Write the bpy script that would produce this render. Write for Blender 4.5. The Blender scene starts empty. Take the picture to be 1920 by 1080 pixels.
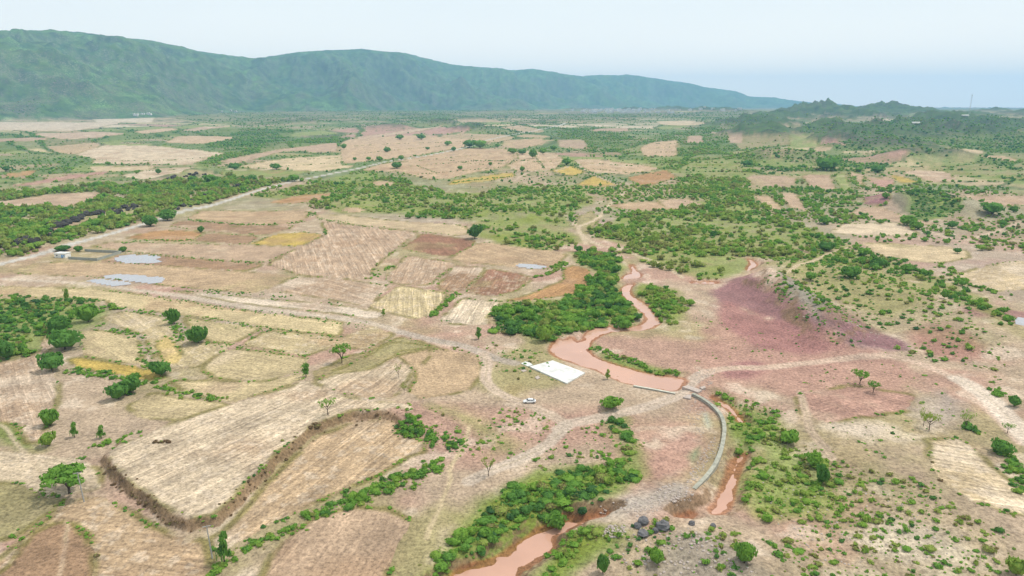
import bpy, math, random
import numpy as np
from mathutils import Vector
rng = np.random.default_rng(7)
random.seed(7)
S = bpy.context.scene
COL = S.collection
# ------------------------------------------------------------------ camera, sky, sun, exposure
CAMZ, PITCH, FOC = 100.0, math.radians(15.0), 1280.0
cam = bpy.data.cameras.new("camera"); cam_o = bpy.data.objects.new("camera", cam); COL.objects.link(cam_o)
cam_o.location = (0, 0, CAMZ); cam_o.rotation_euler = (math.pi / 2 - PITCH, 0, 0)
cam.sensor_width = 36.0; cam.lens = 24.0; cam.clip_start = 0.5; cam.clip_end = 90000
S.camera = cam_o
SUN_EL, SUN_AZ = math.radians(60), math.radians(68)     # azimuth clockwise from +Y (the view direction)
world = bpy.data.worlds.new("World"); S.world = world; world.use_nodes = True
nt = world.node_tree; nt.nodes.clear()
def N(nt, t, **kw):
    n = nt.nodes.new(t)
    for k, v in kw.items():
        if k.startswith("i_"):
            key = k[2:]
            n.inputs[int(key) if key.isdigit() else key.replace("_", " ")].default_value = v
        else: setattr(n, k, v)
    return n
sky = N(nt, "ShaderNodeTexSky", sky_type='NISHITA', sun_disc=False, sun_elevation=SUN_EL, sun_rotation=SUN_AZ, dust_density=3.0, air_density=1.2, altitude=500)
tc = N(nt, "ShaderNodeTexCoord")
sep = N(nt, "ShaderNodeSeparateXYZ")
cn = N(nt, "ShaderNodeTexNoise", i_Scale=2.2, i_Detail=4.0, i_Roughness=0.5)
cm = N(nt, "ShaderNodeMapping"); cm.inputs["Scale"].default_value = (1, 1, 3.5)
cr = N(nt, "ShaderNodeValToRGB")                         # thin overcast veil, a touch bluer to the right
cr.color_ramp.elements[0].position = 0.3; cr.color_ramp.elements[0].color = (10.6, 11.1, 11.0, 1)
cr.color_ramp.elements[1].position = 0.7; cr.color_ramp.elements[1].color = (11.5, 11.8, 11.4, 1)
mx = N(nt, "ShaderNodeMixRGB", i_Fac=0.86)
bg = N(nt, "ShaderNodeBackground", i_Strength=0.1)
wo = N(nt, "ShaderNodeOutputWorld")
L = nt.links.new
L(tc.outputs["Generated"], cm.inputs[0]); L(cm.outputs[0], cn.inputs["Vector"]); L(cn.outputs[0], cr.inputs[0])
hb_ = N(nt, "ShaderNodeMapRange", interpolation_type='SMOOTHSTEP'); hb_.inputs[1].default_value = .16; hb_.inputs[2].default_value = -.02; hb_.inputs[3].default_value = 0; hb_.inputs[4].default_value = 1
hm0 = N(nt, "ShaderNodeMixRGB"); hm0.inputs[2].default_value = (18.0, 15.6, 13.0, 1)
L(tc.outputs["Generated"], sep.inputs[0]); L(sep.outputs[2], hb_.inputs[0]); L(hb_.outputs[0], hm0.inputs[0]); L(cr.outputs[0], hm0.inputs[1])
L(sky.outputs[0], mx.inputs[1]); L(hm0.outputs[0], mx.inputs[2]); L(mx.outputs[0], bg.inputs[0]); L(bg.outputs[0], wo.inputs[0])
sun = bpy.data.lights.new("sun", 'SUN'); sun_o = bpy.data.objects.new("sun", sun); COL.objects.link(sun_o)
sun.energy = 3.1; sun.angle = math.radians(5); sun.color = (1.0, 0.95, 0.86)
sd = Vector((math.sin(SUN_AZ) * math.cos(SUN_EL), math.cos(SUN_AZ) * math.cos(SUN_EL), math.sin(SUN_EL)))
sun_o.rotation_euler = sd.to_track_quat('Z', 'Y').to_euler(); sun_o.location = (0, 0, 400)
vs = S.view_settings; vs.view_transform = 'Standard'; vs.look = 'None'; vs.exposure = 0.0; vs.gamma = 1.0; vs.use_curve_mapping = False
S.cycles.use_denoising = True
S.cycles.max_bounces = 5; S.cycles.diffuse_bounces = 2; S.cycles.glossy_bounces = 2; S.cycles.volume_bounces = 1
S.cycles.transmission_bounces = 2; S.cycles.transparent_max_bounces = 4
# ------------------------------------------------------------------ numbers: noise, polygons, ground points
def sm(a, b, x):
    t = np.clip((x - a) / (b - a), 0, 1); return t * t * (3 - 2 * t)
def h2(ix, iy, seed):
    h = (ix.astype(np.int64) * 374761393 + iy.astype(np.int64) * 668265263 + seed * 1442695) & 0xFFFFFFFF
    h = ((h ^ (h >> 13)) * 1274126177) & 0xFFFFFFFF
    h = ((h ^ (h >> 16)) * 2246822519) & 0xFFFFFFFF
    return ((h ^ (h >> 15)) & 0xFFFF) / 65535.0
def vn(x, y, seed=0):
    ix, iy = np.floor(x), np.floor(y); fx, fy = x - ix, y - iy
    fx = fx * fx * (3 - 2 * fx); fy = fy * fy * (3 - 2 * fy)
    a, b, c, d = h2(ix, iy, seed), h2(ix + 1, iy, seed), h2(ix, iy + 1, seed), h2(ix + 1, iy + 1, seed)
    return (a + (b - a) * fx) * (1 - fy) + (c + (d - c) * fx) * fy
def fbm(x, y, scale, octv=4, seed=0, gain=0.5):
    t = np.zeros_like(x); amp = 1.0; s = 0.0; f = 1.0 / scale
    for o in range(octv):
        t = t + amp * vn(x * f + 17.3 * o, y * f - 9.1 * o, seed + o); s += amp; amp *= gain; f *= 2.03
    return t / s
def ridged(x, y, scale, octv=4, seed=0):
    t = np.zeros_like(x); amp = 1.0; s = 0.0; f = 1.0 / scale
    for o in range(octv):
        t = t + amp * (1 - np.abs(2 * vn(x * f + 7.7 * o, y * f + 3.1 * o, seed + o) - 1)); s += amp; amp *= 0.5; f *= 2.1
    return t / s
def inside(px, py, P):
    r = np.zeros(px.shape, bool); n = len(P)
    for i in range(n):
        x0, y0 = P[i]; x1, y1 = P[(i + 1) % n]
        if y0 == y1: continue
        c = (y0 > py) != (y1 > py)
        r ^= c & (px < (x1 - x0) * (py - y0) / (y1 - y0) + x0)
    return r
def segdist(px, py, P, closed):
    d = np.full(px.shape, 1e9); n = len(P)
    for i in range(n if closed else n - 1):
        x0, y0 = P[i]; x1, y1 = P[(i + 1) % n]
        vx, vy = x1 - x0, y1 - y0; l2 = vx * vx + vy * vy + 1e-9
        t = np.clip(((px - x0) * vx + (py - y0) * vy) / l2, 0, 1)
        d = np.minimum(d, (px - x0 - t * vx) ** 2 + (py - y0 - t * vy) ** 2)
    return np.sqrt(d)
def near(px, py, P, m):
    P = np.asarray(P); lo = P.min(0) - m; hi = P.max(0) + m
    return np.nonzero((px > lo[0]) & (px < hi[0]) & (py > lo[1]) & (py < hi[1]))[0]
CP, SP = math.cos(PITCH), math.sin(PITCH)
def raydir(u, v):
    x = (np.asarray(u, float) - 960) / FOC; y = (540 - np.asarray(v, float)) / FOC
    return x, CP + y * SP, -SP + y * CP
def flat(pts, z=0.0):
    """points of the photograph -> points on the level plane z"""
    a = np.asarray(pts, float); x, y, d = raydir(a[:, 0], a[:, 1])
    t = (CAMZ - z) / np.maximum(-d, 1e-4)
    return np.stack([x * t, y * t], 1)
def depth_of(x, y, z): return y * CP + (CAMZ - z) * SP
def project(x, y, z):
    dp = depth_of(x, y, z); up = y * SP - (CAMZ - z) * CP
    return 960 + FOC * x / dp, 540 - FOC * up / dp, dp
def ext(pts):
    """let what runs out of the frame run on beyond it"""
    r = []
    for u, v in pts:
        if u <= 0: u = -160
        if u >= 1918: u = 2080
        if v >= 1080: v = 1170
        r.append((u, v))
    return r
def rnd(pts, it=1, closed=True, q=.22):
    P = np.asarray(pts, float)
    for _ in range(it):
        if closed:
            Q = np.roll(P, -1, 0); P = np.stack([(1 - q) * P + q * Q, q * P + (1 - q) * Q], 1).reshape(-1, 2)
        else:
            a = .75 * P[:-1] + .25 * P[1:]; b = .25 * P[:-1] + .75 * P[1:]
            P = np.concatenate([P[:1], np.stack([a, b], 1).reshape(-1, 2), P[-1:]])
    return P
# ------------------------------------------------------------------ relief of the land
#  water bodies: outline, level
WATER = [
 ("stream", -1.0, [(1163,542),(1165,553),(1180,567),(1200,582),(1212,597),(1203,610),(1180,615),(1153,618),(1150,613),(1123,613),(1100,623),(1093,640),(1080,642),(1073,630),(1057,640),(1043,635),(1033,648),(1030,662),(1047,673),(1073,680),(1097,688),(1123,697),(1157,713),(1187,722),(1230,728),(1262,735),(1281,726),(1291,712),(1250,705),(1223,703),(1173,690),(1140,680),(1113,670),(1103,657),(1107,643),(1120,633),(1143,623),(1173,621),(1203,620),(1223,617),(1240,605),(1230,593),(1220,580),(1207,567),(1187,557),(1180,542),(1192,533),(1176,534)]),
 ("stream", -0.9, [(1179,496),(1189,498),(1192,508),(1204,516),(1198,522),(1163,525),(1172,516),(1187,513)]),
 ("stream", -0.9, [(1400,485),(1411,488),(1421,497),(1414,503),(1403,509),(1397,504),(1407,495)]),
 ("stream", -0.8, [(1295,528),(1345,529),(1350,532),(1297,533)]),
 ("stream", -1.6, [(1337,742),(1352,752),(1364,760),(1380,773),(1394,790),(1396,798),(1387,794),(1374,780),(1362,767),(1345,756),(1332,748)]),
 ("stream", -1.9, [(1399,852),(1385,857),(1372,868),(1366,882),(1363,900),(1350,927),(1344,945),(1330,956),(1337,965),(1360,963),(1372,938),(1378,908),(1388,880)]),
 ("stream", -2.0, [(1268,975),(1304,962),(1298,972),(1276,988)]),
 ("stream", -2.3, [(790,1150),(847,1080),(873,1067),(917,1053),(950,1037),(973,1020),(1003,1000),(1023,990),(1037,987),(1060,973),(1090,977),(1133,967),(1142,969),(1113,983),(1073,992),(1060,1003),(1037,1010),(1038,1030),(1027,1040),(1000,1060),(967,1080),(900,1150)]),
 ("puddle", None, [(220,485),(240,481),(290,482),(304,488),(296,493),(250,494),(228,490)]),
 ("puddle", None, [(187,517),(230,515),(270,520),(298,523),(293,531),(262,528),(230,524)]),
 ("puddle", None, [(167,526),(200,528),(237,534),(220,536),(190,531)]),
 ("puddle", None, [(972,500),(985,496),(1012,497),(1021,501),(1000,503)]),
 ("puddle", None, [(1896,602),(1905,600),(1918,602),(1922,607),(1903,607)]),
]
#  raised ground: outline of the upper edge, height, width of the bank, width of the gentle back, points of the steep edge
UPPER = [(200,852),(253,823),(333,790),(433,757),(533,727),(575,713),(640,742),(700,752),(770,757),(771,771),(740,764),(700,768),(660,770),(630,780),(600,790),(577,802),(550,824),(517,852),(467,899),(440,932),(400,967),(353,974),(320,958),(283,933),(247,907),(230,890),(212,872)]
RAISE = [(UPPER, 2.3, 2.2, 26.0, UPPER[11:] + UPPER[:1])]
RIDGES = [  # crest line, height, half width in metres
 ([(1436,536),(1462,552),(1497,574),(1528,606),(1565,633)], 9, 14),
 ([(1500,512),(1560,526),(1700,562),(1800,600),(1880,640)], 5.0, 28),
 ([(1160,985),(1260,1000),(1330,1030),(1400,1075),(1420,1120)], 3.0, 14),
 ([(1250,920),(1180,900),(1200,850)], 1.2, 10),
 ([(1690,385),(1740,385),(1790,395)], 13.0, 38),
 ([(60,462),(120,432),(200,408),(270,385)], 5.0, 24),
 ([(1560,780),(1640,850),(1740,920),(1850,1000)], 3.0, 22),
 ([(620,385),(700,370),(800,380),(900,400),(1000,410)], 5.0, 35),
 ([(1440,300),(1500,303)], 22.0, 55), ([(1690,300),(1740,292),(1790,300)], 20.0, 45), ([(1380,250),(1440,256)], 22, 60),
 ([(330,395),(380,365),(450,345)], 5.0, 22),
 ([(310,340),(370,322),(400,322)], 7.0, 22),
]
HILLS = [  # u, v of the top, distance, half width
 (1540,187,4300,190),(1518,192,4400,170),(1565,191,4200,160),(1505,197,4400,170),(1592,197,4150,170),(1650,192,4800,150),(1670,195,4700,160),(1690,198,4600,170),(1632,199,4600,180),(1732,202,4700,170),(1618,205,3900,200),(1752,206,4500,180),
 (1770,206,3300,160),(1830,208,4300,150),(1868,203,5600,150),(1905,207,5200,170),(1960,203,4600,220),(1470,206,3600,170),(1410,214,3000,170),(1445,232,2300,120),(1570,228,2500,170),
 (1640,232,2300,170),(1720,224,2600,180),(1800,226,2500,160),(1880,220,3000,200),(1600,245,2000,110),(1670,262,1800,120),
 (730,232,2700,110),(880,218,3400,120),(815,214,4000,130),(830,224,3000,100),(560,222,3300,140),(890,231,2500,90),(400,226,3700,140),(1260,199,6200,200),(1190,201,6000,180),(1340,200,5200,260),(1090,203,6400,250),(960,206,5200,180)]
RU = [(-400,70),(-150,62),(0,58),(80,56),(150,59),(200,67),(290,77),(340,87),(370,95),(430,104),(470,110),(500,108),(560,97),(620,94),(680,92),(700,94),(760,99),(800,109),(850,121),(920,127),(960,131),(1000,129),(1040,136),(1090,143),(1110,140),(1180,140),(1230,147),(1290,155),(1330,164),(1380,171),(1402,181),(1440,182),(1480,187),(1530,193),(1600,196)]
RD = {-400:5600,0:6200,300:6900,470:7800,680:8300,960:10200,1200:12000,1400:13400,1600:14600}
RB = {-400:3900,0:4100,300:4500,470:5600,680:5800,960:7400,1200:9300,1400:11300,1600:13000}
ru = np.array(RU, float)
_x, _y, _d = raydir(ru[:, 0], ru[:, 1]); RAZ = np.arctan2(_x, _y); REL = -_d / np.hypot(_x, _y)
REL = -REL
def az_of(u, v=200):
    x, y, d = raydir(u, v); return np.arctan2(x, y)
RDa = np.interp(RAZ, az_of(np.array(list(RD))), list(RD.values())); RBa = np.interp(RAZ, az_of(np.array(list(RB))), list(RB.values()))
RH = CAMZ + RDa * (-REL) * -1 if False else CAMZ - RDa * (_d / np.hypot(_x, _y)) * -1
RH = CAMZ + RDa * (_d / np.hypot(_x, _y))
def plain(r): return 52 * sm(1500, 5600, r)
def mount(x, y, r):
    az = np.arctan2(x, y); D = np.interp(az, RAZ, RDa); B = np.interp(az, RAZ, RBa); Hh = np.interp(az, RAZ, RH) - 52
    B = B + (fbm(x, y, 1300, 4, 61) - .5) * 1500
    Hh = np.maximum(Hh, 0) * sm(RAZ[-1] + .03, RAZ[-1] - .03, az) * sm(-1.6, -.9, az)
    t = np.clip((r - B) / (D - B), 0, 1)
    p = 0.16 * t + 0.84 * (t * t * (3 - 2 * t)) ** 0.9
    back = np.where(r > D, sm(D + 3500, D, r), 1)
    rg = ridged(x, y, 900, 5, 31) - .62
    cap = np.where(r < D, (CAMZ - 52 + r / D * (Hh + 52 - CAMZ)) / np.maximum(Hh, 1), 2.) - .012
    return Hh * np.minimum(cap, np.clip(p + rg * .85 * np.clip(4 * t * (1 - t), 0, 1) * np.where(r < D, 1, .3), 0, .94 + .06 * p)) * back + (ridged(x, y, 330, 4, 37) - .68) * 75 * np.clip(4 * t * (1.0 - t), 0, 1) * back + (fbm(x, y, 120, 4, 33) - .6) * 16 * sm(0, .3, t) * back, t * (Hh > 8)
HILLW = []
for u, v, dist, w in HILLS:
    x, y, d = raydir(u, v); g = math.hypot(x, y); t = dist / g
    HILLW.append((x * t, y * t, CAMZ + d * t - float(plain(np.array(dist))), w))
RIDW = []; RAISW = []; WATW = []
def height(x, y):
    x = np.asarray(x, float); y = np.asarray(y, float); r = np.hypot(x, y)
    z = plain(r) + (fbm(x, y, 55, 3, 1) - .5) * 1.1 + (fbm(x, y, 330, 4, 3) - .5) * 16 * sm(800, 2600, r)
    m = np.nonzero(r > 3300)[0]
    if len(m): z[m] += mount(x[m], y[m], r[m])[0]
    for hx, hy, hh, w in HILLW:
        m = np.nonzero((np.abs(x - hx) < 4 * w) & (np.abs(y - hy) < 4 * w))[0]
        if len(m):
            q = np.hypot(x[m] - hx, y[m] - hy) / w
            q = q * (.75 + .5 * fbm(x[m], y[m], w * .8, 4, 43)); g = np.exp(-1.1 * q ** 1.7) * hh * (1.0 + .5 * (fbm(x[m], y[m], w * .45, 4, 47) - .42))
            g = g * (1 + .9 * (ridged(x[m], y[m], 75, 3, 49) - .62) + .22 * (ridged(x[m], y[m], 30, 2, 50) - .6)); z[m] = np.maximum(z[m], plain(r[m]) + g * (.72 + 1.25 * (ridged(x[m], y[m], w * .5, 5, 41) - .5) * np.clip(q * 1.5, .2, 1) + .28 * np.exp(-q * 3)))
    for P, hh, w in RIDW:
        m = near(x, y, P, 3 * w)
        if len(m):
            q = segdist(x[m], y[m], P, False) / w * (.8 + .5 * fbm(x[m], y[m], w, 3, 45))
            z[m] += hh * np.exp(-q * q) * (.8 + .4 * fbm(x[m], y[m], w * .5, 3, 46))
    for P, hh, wf, wb, ST in RAISW:
        m = near(x, y, P, wb)
        if len(m):
            ins = inside(x[m], y[m], P); d = segdist(x[m], y[m], P, True); ds = segdist(x[m], y[m], ST, False)
            w = wf + (wb - wf) * sm(0, 14, ds - d) + (fbm(x[m], y[m], 4, 4, 48) - .5) * 3.6
            z[m] += hh * np.where(ins, 1, 1 - sm(0, 1, d / w))
    for nm, lv, P in WATW:
        m = near(x, y, P, 8)
        if len(m):
            d = segdist(x[m], y[m], P, True); d = np.where(inside(x[m], y[m], P), -d, d)
            if nm == "stream":
                d = d + (fbm(x[m], y[m], 4.5, 4, 51) - .5) * 3.4 + .7
                c = lv + np.where(d < 0, np.maximum(d * .35, -1.0), 0)
                k = sm(0, 5.5, d); z[m] = c * (1 - k) + z[m] * k
            else:
                d = d + (fbm(x[m] * .45, y[m], 8, 4, 53) - .5) * 15 - .6
                k = sm(-2, 3, d); z[m] = (lv - .12) * (1 - k) + z[m] * k
    return z
def ground(pts):
    """points of the photograph -> points on the land"""
    a = np.asarray(pts, float).reshape(-1, 2); x, y, d = raydir(a[:, 0], a[:, 1])
    z = np.zeros(len(a))
    for _ in range(9):
        t = np.minimum((CAMZ - z) / np.maximum(-d, 2e-3), 30000 / np.hypot(x, y)); zn = height(x * t, y * t); z = .35 * z + .65 * zn
    t = np.minimum((CAMZ - z) / np.maximum(-d, 2e-3), 30000 / np.hypot(x, y))
    fr = np.nonzero(a[:, 1] < 262)[0]
    if len(fr):                                             # far off: walk along each ray to where it first meets the land
        rs = np.geomspace(1100, 15500, 260)[None]; k = 1 / np.hypot(x[fr], y[fr])[:, None]; tt = rs * k
        hh = height((x[fr, None] * tt).ravel(), (y[fr, None] * tt).ravel()).reshape(tt.shape); below = CAMZ + d[fr, None] * tt < hh
        i = np.where(below.any(1), below.argmax(1), 259); t[fr] = tt[np.arange(len(fr)), i]
    return np.stack([x * t, y * t], 1)
def gz(x, y): return float(height(np.array([x], float), np.array([y], float))[0])
for P, hh, w in RIDGES: RIDW.append((ground(P), hh, w))
for P, hh, wf, wb, ST in RAISE: RAISW.append((flat(P, hh), hh, wf, wb, flat(ST, hh)))
_w = []
for nm, lv, P in WATER:
    if nm == "stream": _w.append((nm, lv, rnd(flat(P, lv), 1)))
    else:
        g = ground(P); _w.append((nm, float(np.median(height(g[:, 0], g[:, 1]))), rnd(g, 1)))
WATW = _w
# ------------------------------------------------------------------ what covers the land: fields, tracks, growth
TAN=(.50,.38,.265); PAL=(.62,.52,.40); STR=(.57,.465,.325); YEL=(.50,.38,.14); BRN=(.37,.255,.175); RBR=(.33,.195,.14)
PTN=(.475,.36,.27); PNK=(.46,.30,.25); PUR=(.29,.165,.175); ORA=(.43,.27,.15); GRS=(.20,.27,.07); OLV=(.37,.33,.19); YST=(.55,.46,.30); GRY=(.42,.36,.32); WHT=(.66,.57,.48); GRL=(.27,.30,.12)
FIELDS = [ # colour, streak, outline
 (TAN,.5,[(347,410),(383,393),(580,396),(573,410),(553,420),(463,421)]),
 (BRN,.4,[(313,423),(343,413),(467,423),(553,423),(533,432),(500,441),(390,435)]),
 (ORA,.3,[(230,447),(300,431),(387,435),(360,452),(333,453)]),
 (BRN,.5,[(360,452),(390,437),(487,443),(467,458)]),
 (YEL,.4,[(470,458),(513,440),(567,435),(610,440),(563,462)]),
 (PTN,.4,[(170,462),(213,453),(563,463),(497,493),(367,485),(233,470)]),
 (BRN,.4,[(192,488),(233,475),(497,495),(467,508),(333,500),(190,491)]),
 (TAN,.5,[(20,508),(80,492),(190,491),(460,509),(553,517),(500,542),(477,550),(353,540),(187,520),(33,513)]),
 (PTN,.8,[(500,542),(560,518),(640,522),(733,537),(687,575),(640,566)]),
 (PTN,1.,[(500,496),(563,463),(613,440),(600,412),(640,420),(787,435),(750,462),(705,497),(690,525),(560,516)]),
 (STR,.3,[(590,402),(640,403),(757,415),(873,423),(880,438),(857,442),(640,418),(600,410)]),
 (RBR,.5,[(750,467),(793,437),(893,450),(883,463),(840,482)]),
 (TAN,.5,[(840,484),(903,453),(1067,475),(1037,505),(973,502),(873,492)]),
 (PTN,.8,[(720,523),(763,478),(857,493),(807,535),(737,532)]),
 (BRN,.8,[(817,540),(853,497),(913,502),(870,545),(840,547)]),
 (RBR,.6,[(870,548),(917,502),(1003,520),(967,547),(920,555)]),
 (ORA,.5,[(947,565),(1000,548),(1057,526),(1055,502),(1080,497),(1107,507),(1100,533),(1113,543),(1040,557),(1000,562)]),
 (YST,1.,[(687,577),(747,535),(843,550),(807,590),(780,597)]),
 (PAL,1.,[(823,600),(867,558),(937,567),(917,593),(913,610),(853,608)]),
 (WHT,.9,[(323,545),(353,547),(640,573),(720,588),(700,598),(640,589),(467,571)]),
 (YST,.5,[(0,552),(0,536),(167,541),(333,561),(500,588),(640,602),(640,630),(517,617),(367,593),(217,577),(193,560)]),
 (YST,.6,[(187,597),(233,583),(300,593),(320,607),(353,640),(387,643),(437,643),(423,657),(373,688),(327,690),(293,677),(277,647),(267,627),(240,617)]),
 ((.54,.43,.22),.3,[(293,640),(315,630),(345,665),(330,685),(300,675)]),
 (YST,.5,[(347,593),(400,603),(493,615),(437,643),(390,640),(357,620)]),
 (YST,.6,[(517,620),(493,623),(453,647),(577,667),(623,650),(690,655),(740,628),(700,612),(640,633)]),
 (YST,.5,[(377,690),(430,653),(580,670),(560,697),(500,713),(400,710)]),
 (YST,.4,[(150,623),(173,618),(253,630),(263,647),(267,673),(283,687),(233,682),(157,668)]),
 (YEL,.4,[(130,673),(150,670),(283,693),(313,707),(283,713),(200,700),(143,690)]),
 (PTN,.8,[(0,710),(67,667),(87,627),(103,650),(83,667),(100,693),(107,720),(110,740),(77,833),(50,830),(27,793),(0,783)]),
 ((.61,.51,.395),.9,UPPER),
 (TAN,.9,[(395,1012),(430,985),(480,932),(540,868),(580,832),(610,814),(650,797),(700,787),(742,785),(750,803),(793,830),(797,847),(767,857),(713,890),(640,920),(560,960),(500,985),(430,1030),(405,1045)]),
 (TAN,.8,[(0,1080),(90,975),(130,940),(195,928),(253,968),(320,1004),(385,1015),(400,1045),(370,1080)]),
 (BRN,.2,[(60,1000),(115,975),(140,985),(170,1010),(180,1045),(165,1080),(0,1080),(20,1060)]),
 (OLV,.3,[(0,905),(30,905),(90,930),(130,935),(90,965),(30,1010),(0,1030)]),
 (PAL,.6,[(0,835),(40,850),(150,860),(185,880),(190,915),(150,925),(90,930),(30,905),(0,900)]),
 (PAL,1.,[(587,715),(640,690),(737,640),(813,650),(807,668),(770,700),(740,745),(700,748),(640,738)]),
 (PTN,.5,[(440,1080),(520,1020),(600,965),(660,950),(730,955),(770,975),(740,1040),(700,1080)]),
 (YST,.5,[(240,760),(290,735),(400,753),(430,757),(333,790),(260,785)]),
 (YST,.5,[(310,715),(400,712),(500,715),(560,700),(580,705),(533,725),(433,755),(380,745)]),
 (TAN,.3,[(740,660),(810,652),(900,668),(905,700),(880,730),(790,750),(765,735),(780,700)]),
 (OLV,.3,[(690,660),(750,630),(820,650),(800,655),(740,668),(700,690),(640,700),(600,712),(580,700),(650,668)]),
 (PNK,.5,[(1490,740),(1600,722),(1720,742),(1700,772),(1560,795),(1500,776)]),
 (STR,.9,[(1737,823),(1800,823),(1847,860),(1897,907),(1918,953),(1918,997),(1847,953),(1757,900),(1743,863)]),
 (STR,.5,[(1617,457),(1647,455),(1780,463),(1813,470),(1820,483),(1763,493),(1707,490),(1647,477)]),
 (STR,.7,[(1770,520),(1833,503),(1890,490),(1918,493),(1918,527),(1863,547),(1813,530)]),
 (PAL,.3,[(1557,437),(1580,420),(1680,417),(1727,440),(1647,442)]),
 (PTN,.4,[(1593,400),(1617,388),(1657,390),(1713,410),(1763,423),(1697,420)]),
 (PUR,.4,[(1617,370),(1663,363),(1670,377),(1650,387),(1620,385)]),
 (PTN,.3,[(1773,367),(1918,365),(1918,383),(1880,385),(1780,387)]),
 (TAN,.3,[(1410,367),(1440,367),(1473,393),(1447,397)]),(PTN,.3,[(1460,360),(1493,363),(1513,397),(1477,387)]),
 (PTN,.3,[(1397,333),(1423,327),(1497,333),(1487,353),(1413,347)]),(PTN,.3,[(1503,328),(1557,328),(1570,360),(1520,353)]),
 (GRL,.3,[(1563,330),(1583,323),(1600,357),(1580,360)]),(TAN,.3,[(1590,320),(1620,328),(1617,347),(1600,345)]),
 (PNK,.3,[(1620,333),(1673,333),(1680,343),(1657,353)]),(YEL,.3,[(1667,327),(1700,333),(1723,343),(1687,343)]),
 (PTN,.3,[(1690,320),(1773,320),(1793,337),(1747,343)]),(STR,.2,[(1800,280),(1843,283),(1843,287),(1810,286)]),
 (TAN,.2,[(1820,290),(1890,293),(1913,303),(1847,297)]),(STR,.2,[(1713,233),(1800,240),(1773,247)]),
 (PNK,.2,[(1537,257),(1567,258),(1590,273),(1547,272)]),(GRL,.2,[(1480,247),(1527,247),(1537,277),(1480,277)]),
 (STR,.2,[(1560,283),(1613,277),(1657,285),(1600,287)]),
 (TAN,.5,[(673,320),(717,307),(807,290),(887,277),(960,280),(965,300),(940,315),(880,325),(840,335),(807,337),(740,320)]),
 (TAN,.5,[(968,282),(1040,287),(1060,300),(1040,317),(975,322),(950,312),(972,300)]),
 (TAN,.4,[(640,263),(773,253),(873,260),(913,263),(880,274),(773,293),(707,300),(640,308)]),
 (YEL,.3,[(1030,320),(1070,310),(1100,323),(1070,330)]),(YEL,.3,[(1077,347),(1113,330),(1160,347),(1107,350)]),
 (TAN,.4,[(1073,300),(1107,297),(1207,310),(1240,317),(1173,327),(1107,323)]),(ORA,.4,[(1173,333),(1250,318),(1270,333),(1207,350)]),
 (YEL,.3,[(837,347),(853,337),(960,323),(967,330),(907,340)]),(PNK,.3,[(790,247),(827,237),(890,238),(873,248),(800,253)]),
 (PTN,.3,[(667,257),(833,232),(827,238),(783,247),(673,263)]),(TAN,.4,[(1200,277),(1223,267),(1270,263),(1270,293),(1207,293)]),
 (TAN,.3,[(947,263),(1017,260),(1023,267),(973,280),(940,273)]),
 (PAL,.4,[(140,290),(193,272),(287,273),(423,287),(393,297),(353,310),(293,307),(173,307),(177,297)]),
 (TAN,.3,[(307,267),(333,255),(450,257),(400,267),(367,270)]),(PAL,.3,[(0,227),(167,230),(233,230),(133,247),(0,245)]),
 (PAL,.3,[(173,223),(290,220),(287,230),(180,230)]),(PTN,.3,[(0,267),(93,258),(83,263),(0,272)]),
 (PTN,.3,[(337,245),(380,237),(437,237),(367,247)]),(PNK,.3,[(10,350),(133,327),(187,323),(213,323),(167,330),(67,347)]),
 (ORA,.3,[(7,327),(73,317),(60,327),(20,333)]),(PAL,.3,[(220,330),(283,317),(373,313),(333,327),(267,337)]),
 (STR,.3,[(167,312),(300,312),(273,320),(177,323)]),(PTN,.4,[(407,303),(520,280),(633,267),(633,285),(533,283),(460,303),(433,307)]),
 (STR,.4,[(440,313),(533,297),(640,290),(640,310),(670,312),(600,322),(520,317)]),(TAN,.3,[(410,337),(527,332),(500,340)]),
 (PTN,.3,[(0,390),(7,377),(100,363),(193,360),(180,380),(100,390)]),
 (ORA,.3,[(500,380),(560,366),(630,362),(590,378)]),(TAN,.3,[(640,395),(655,388),(690,392),(668,400)]),
 (TAN,.3,[(1130,385),(1210,378),(1300,378),(1280,392),(1190,395)]),(PTN,.3,[(1230,375),(1290,372),(1320,386),(1250,390)]),
 (OLV,.3,[(1085,405),(1110,395),(1125,410),(1100,440),(1075,428)]),
 (TAN,.3,[(696,342),(718,338),(742,342),(735,349),(700,349)]),
 (GRL,.3,[(410,325),(470,318),(590,320),(540,330),(430,333)]),
 (PTN,.3,[(60,250),(190,247),(240,252),(120,262)]),(TAN,.3,[(250,247),(320,240),(335,244),(270,252)]),
 (PTN,.3,[(1045,262),(1095,262),(1105,280),(1050,276)]),(PTN,.3,[(1120,242),(1180,240),(1178,247),(1110,247)]),
 (TAN,.3,[(1410,244),(1455,246),(1470,256),(1415,254)]),(PTN,.3,[(1290,255),(1315,254),(1320,268),(1285,268)]),
 (PTN,.3,[(1330,247),(1395,244),(1400,252),(1340,254)]),(STR,.3,[(1230,228),(1300,226),(1330,232),(1240,235)]),
 (PTN,.3,[(1365,256),(1393,254),(1393,268),(1368,268)]),
]
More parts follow.
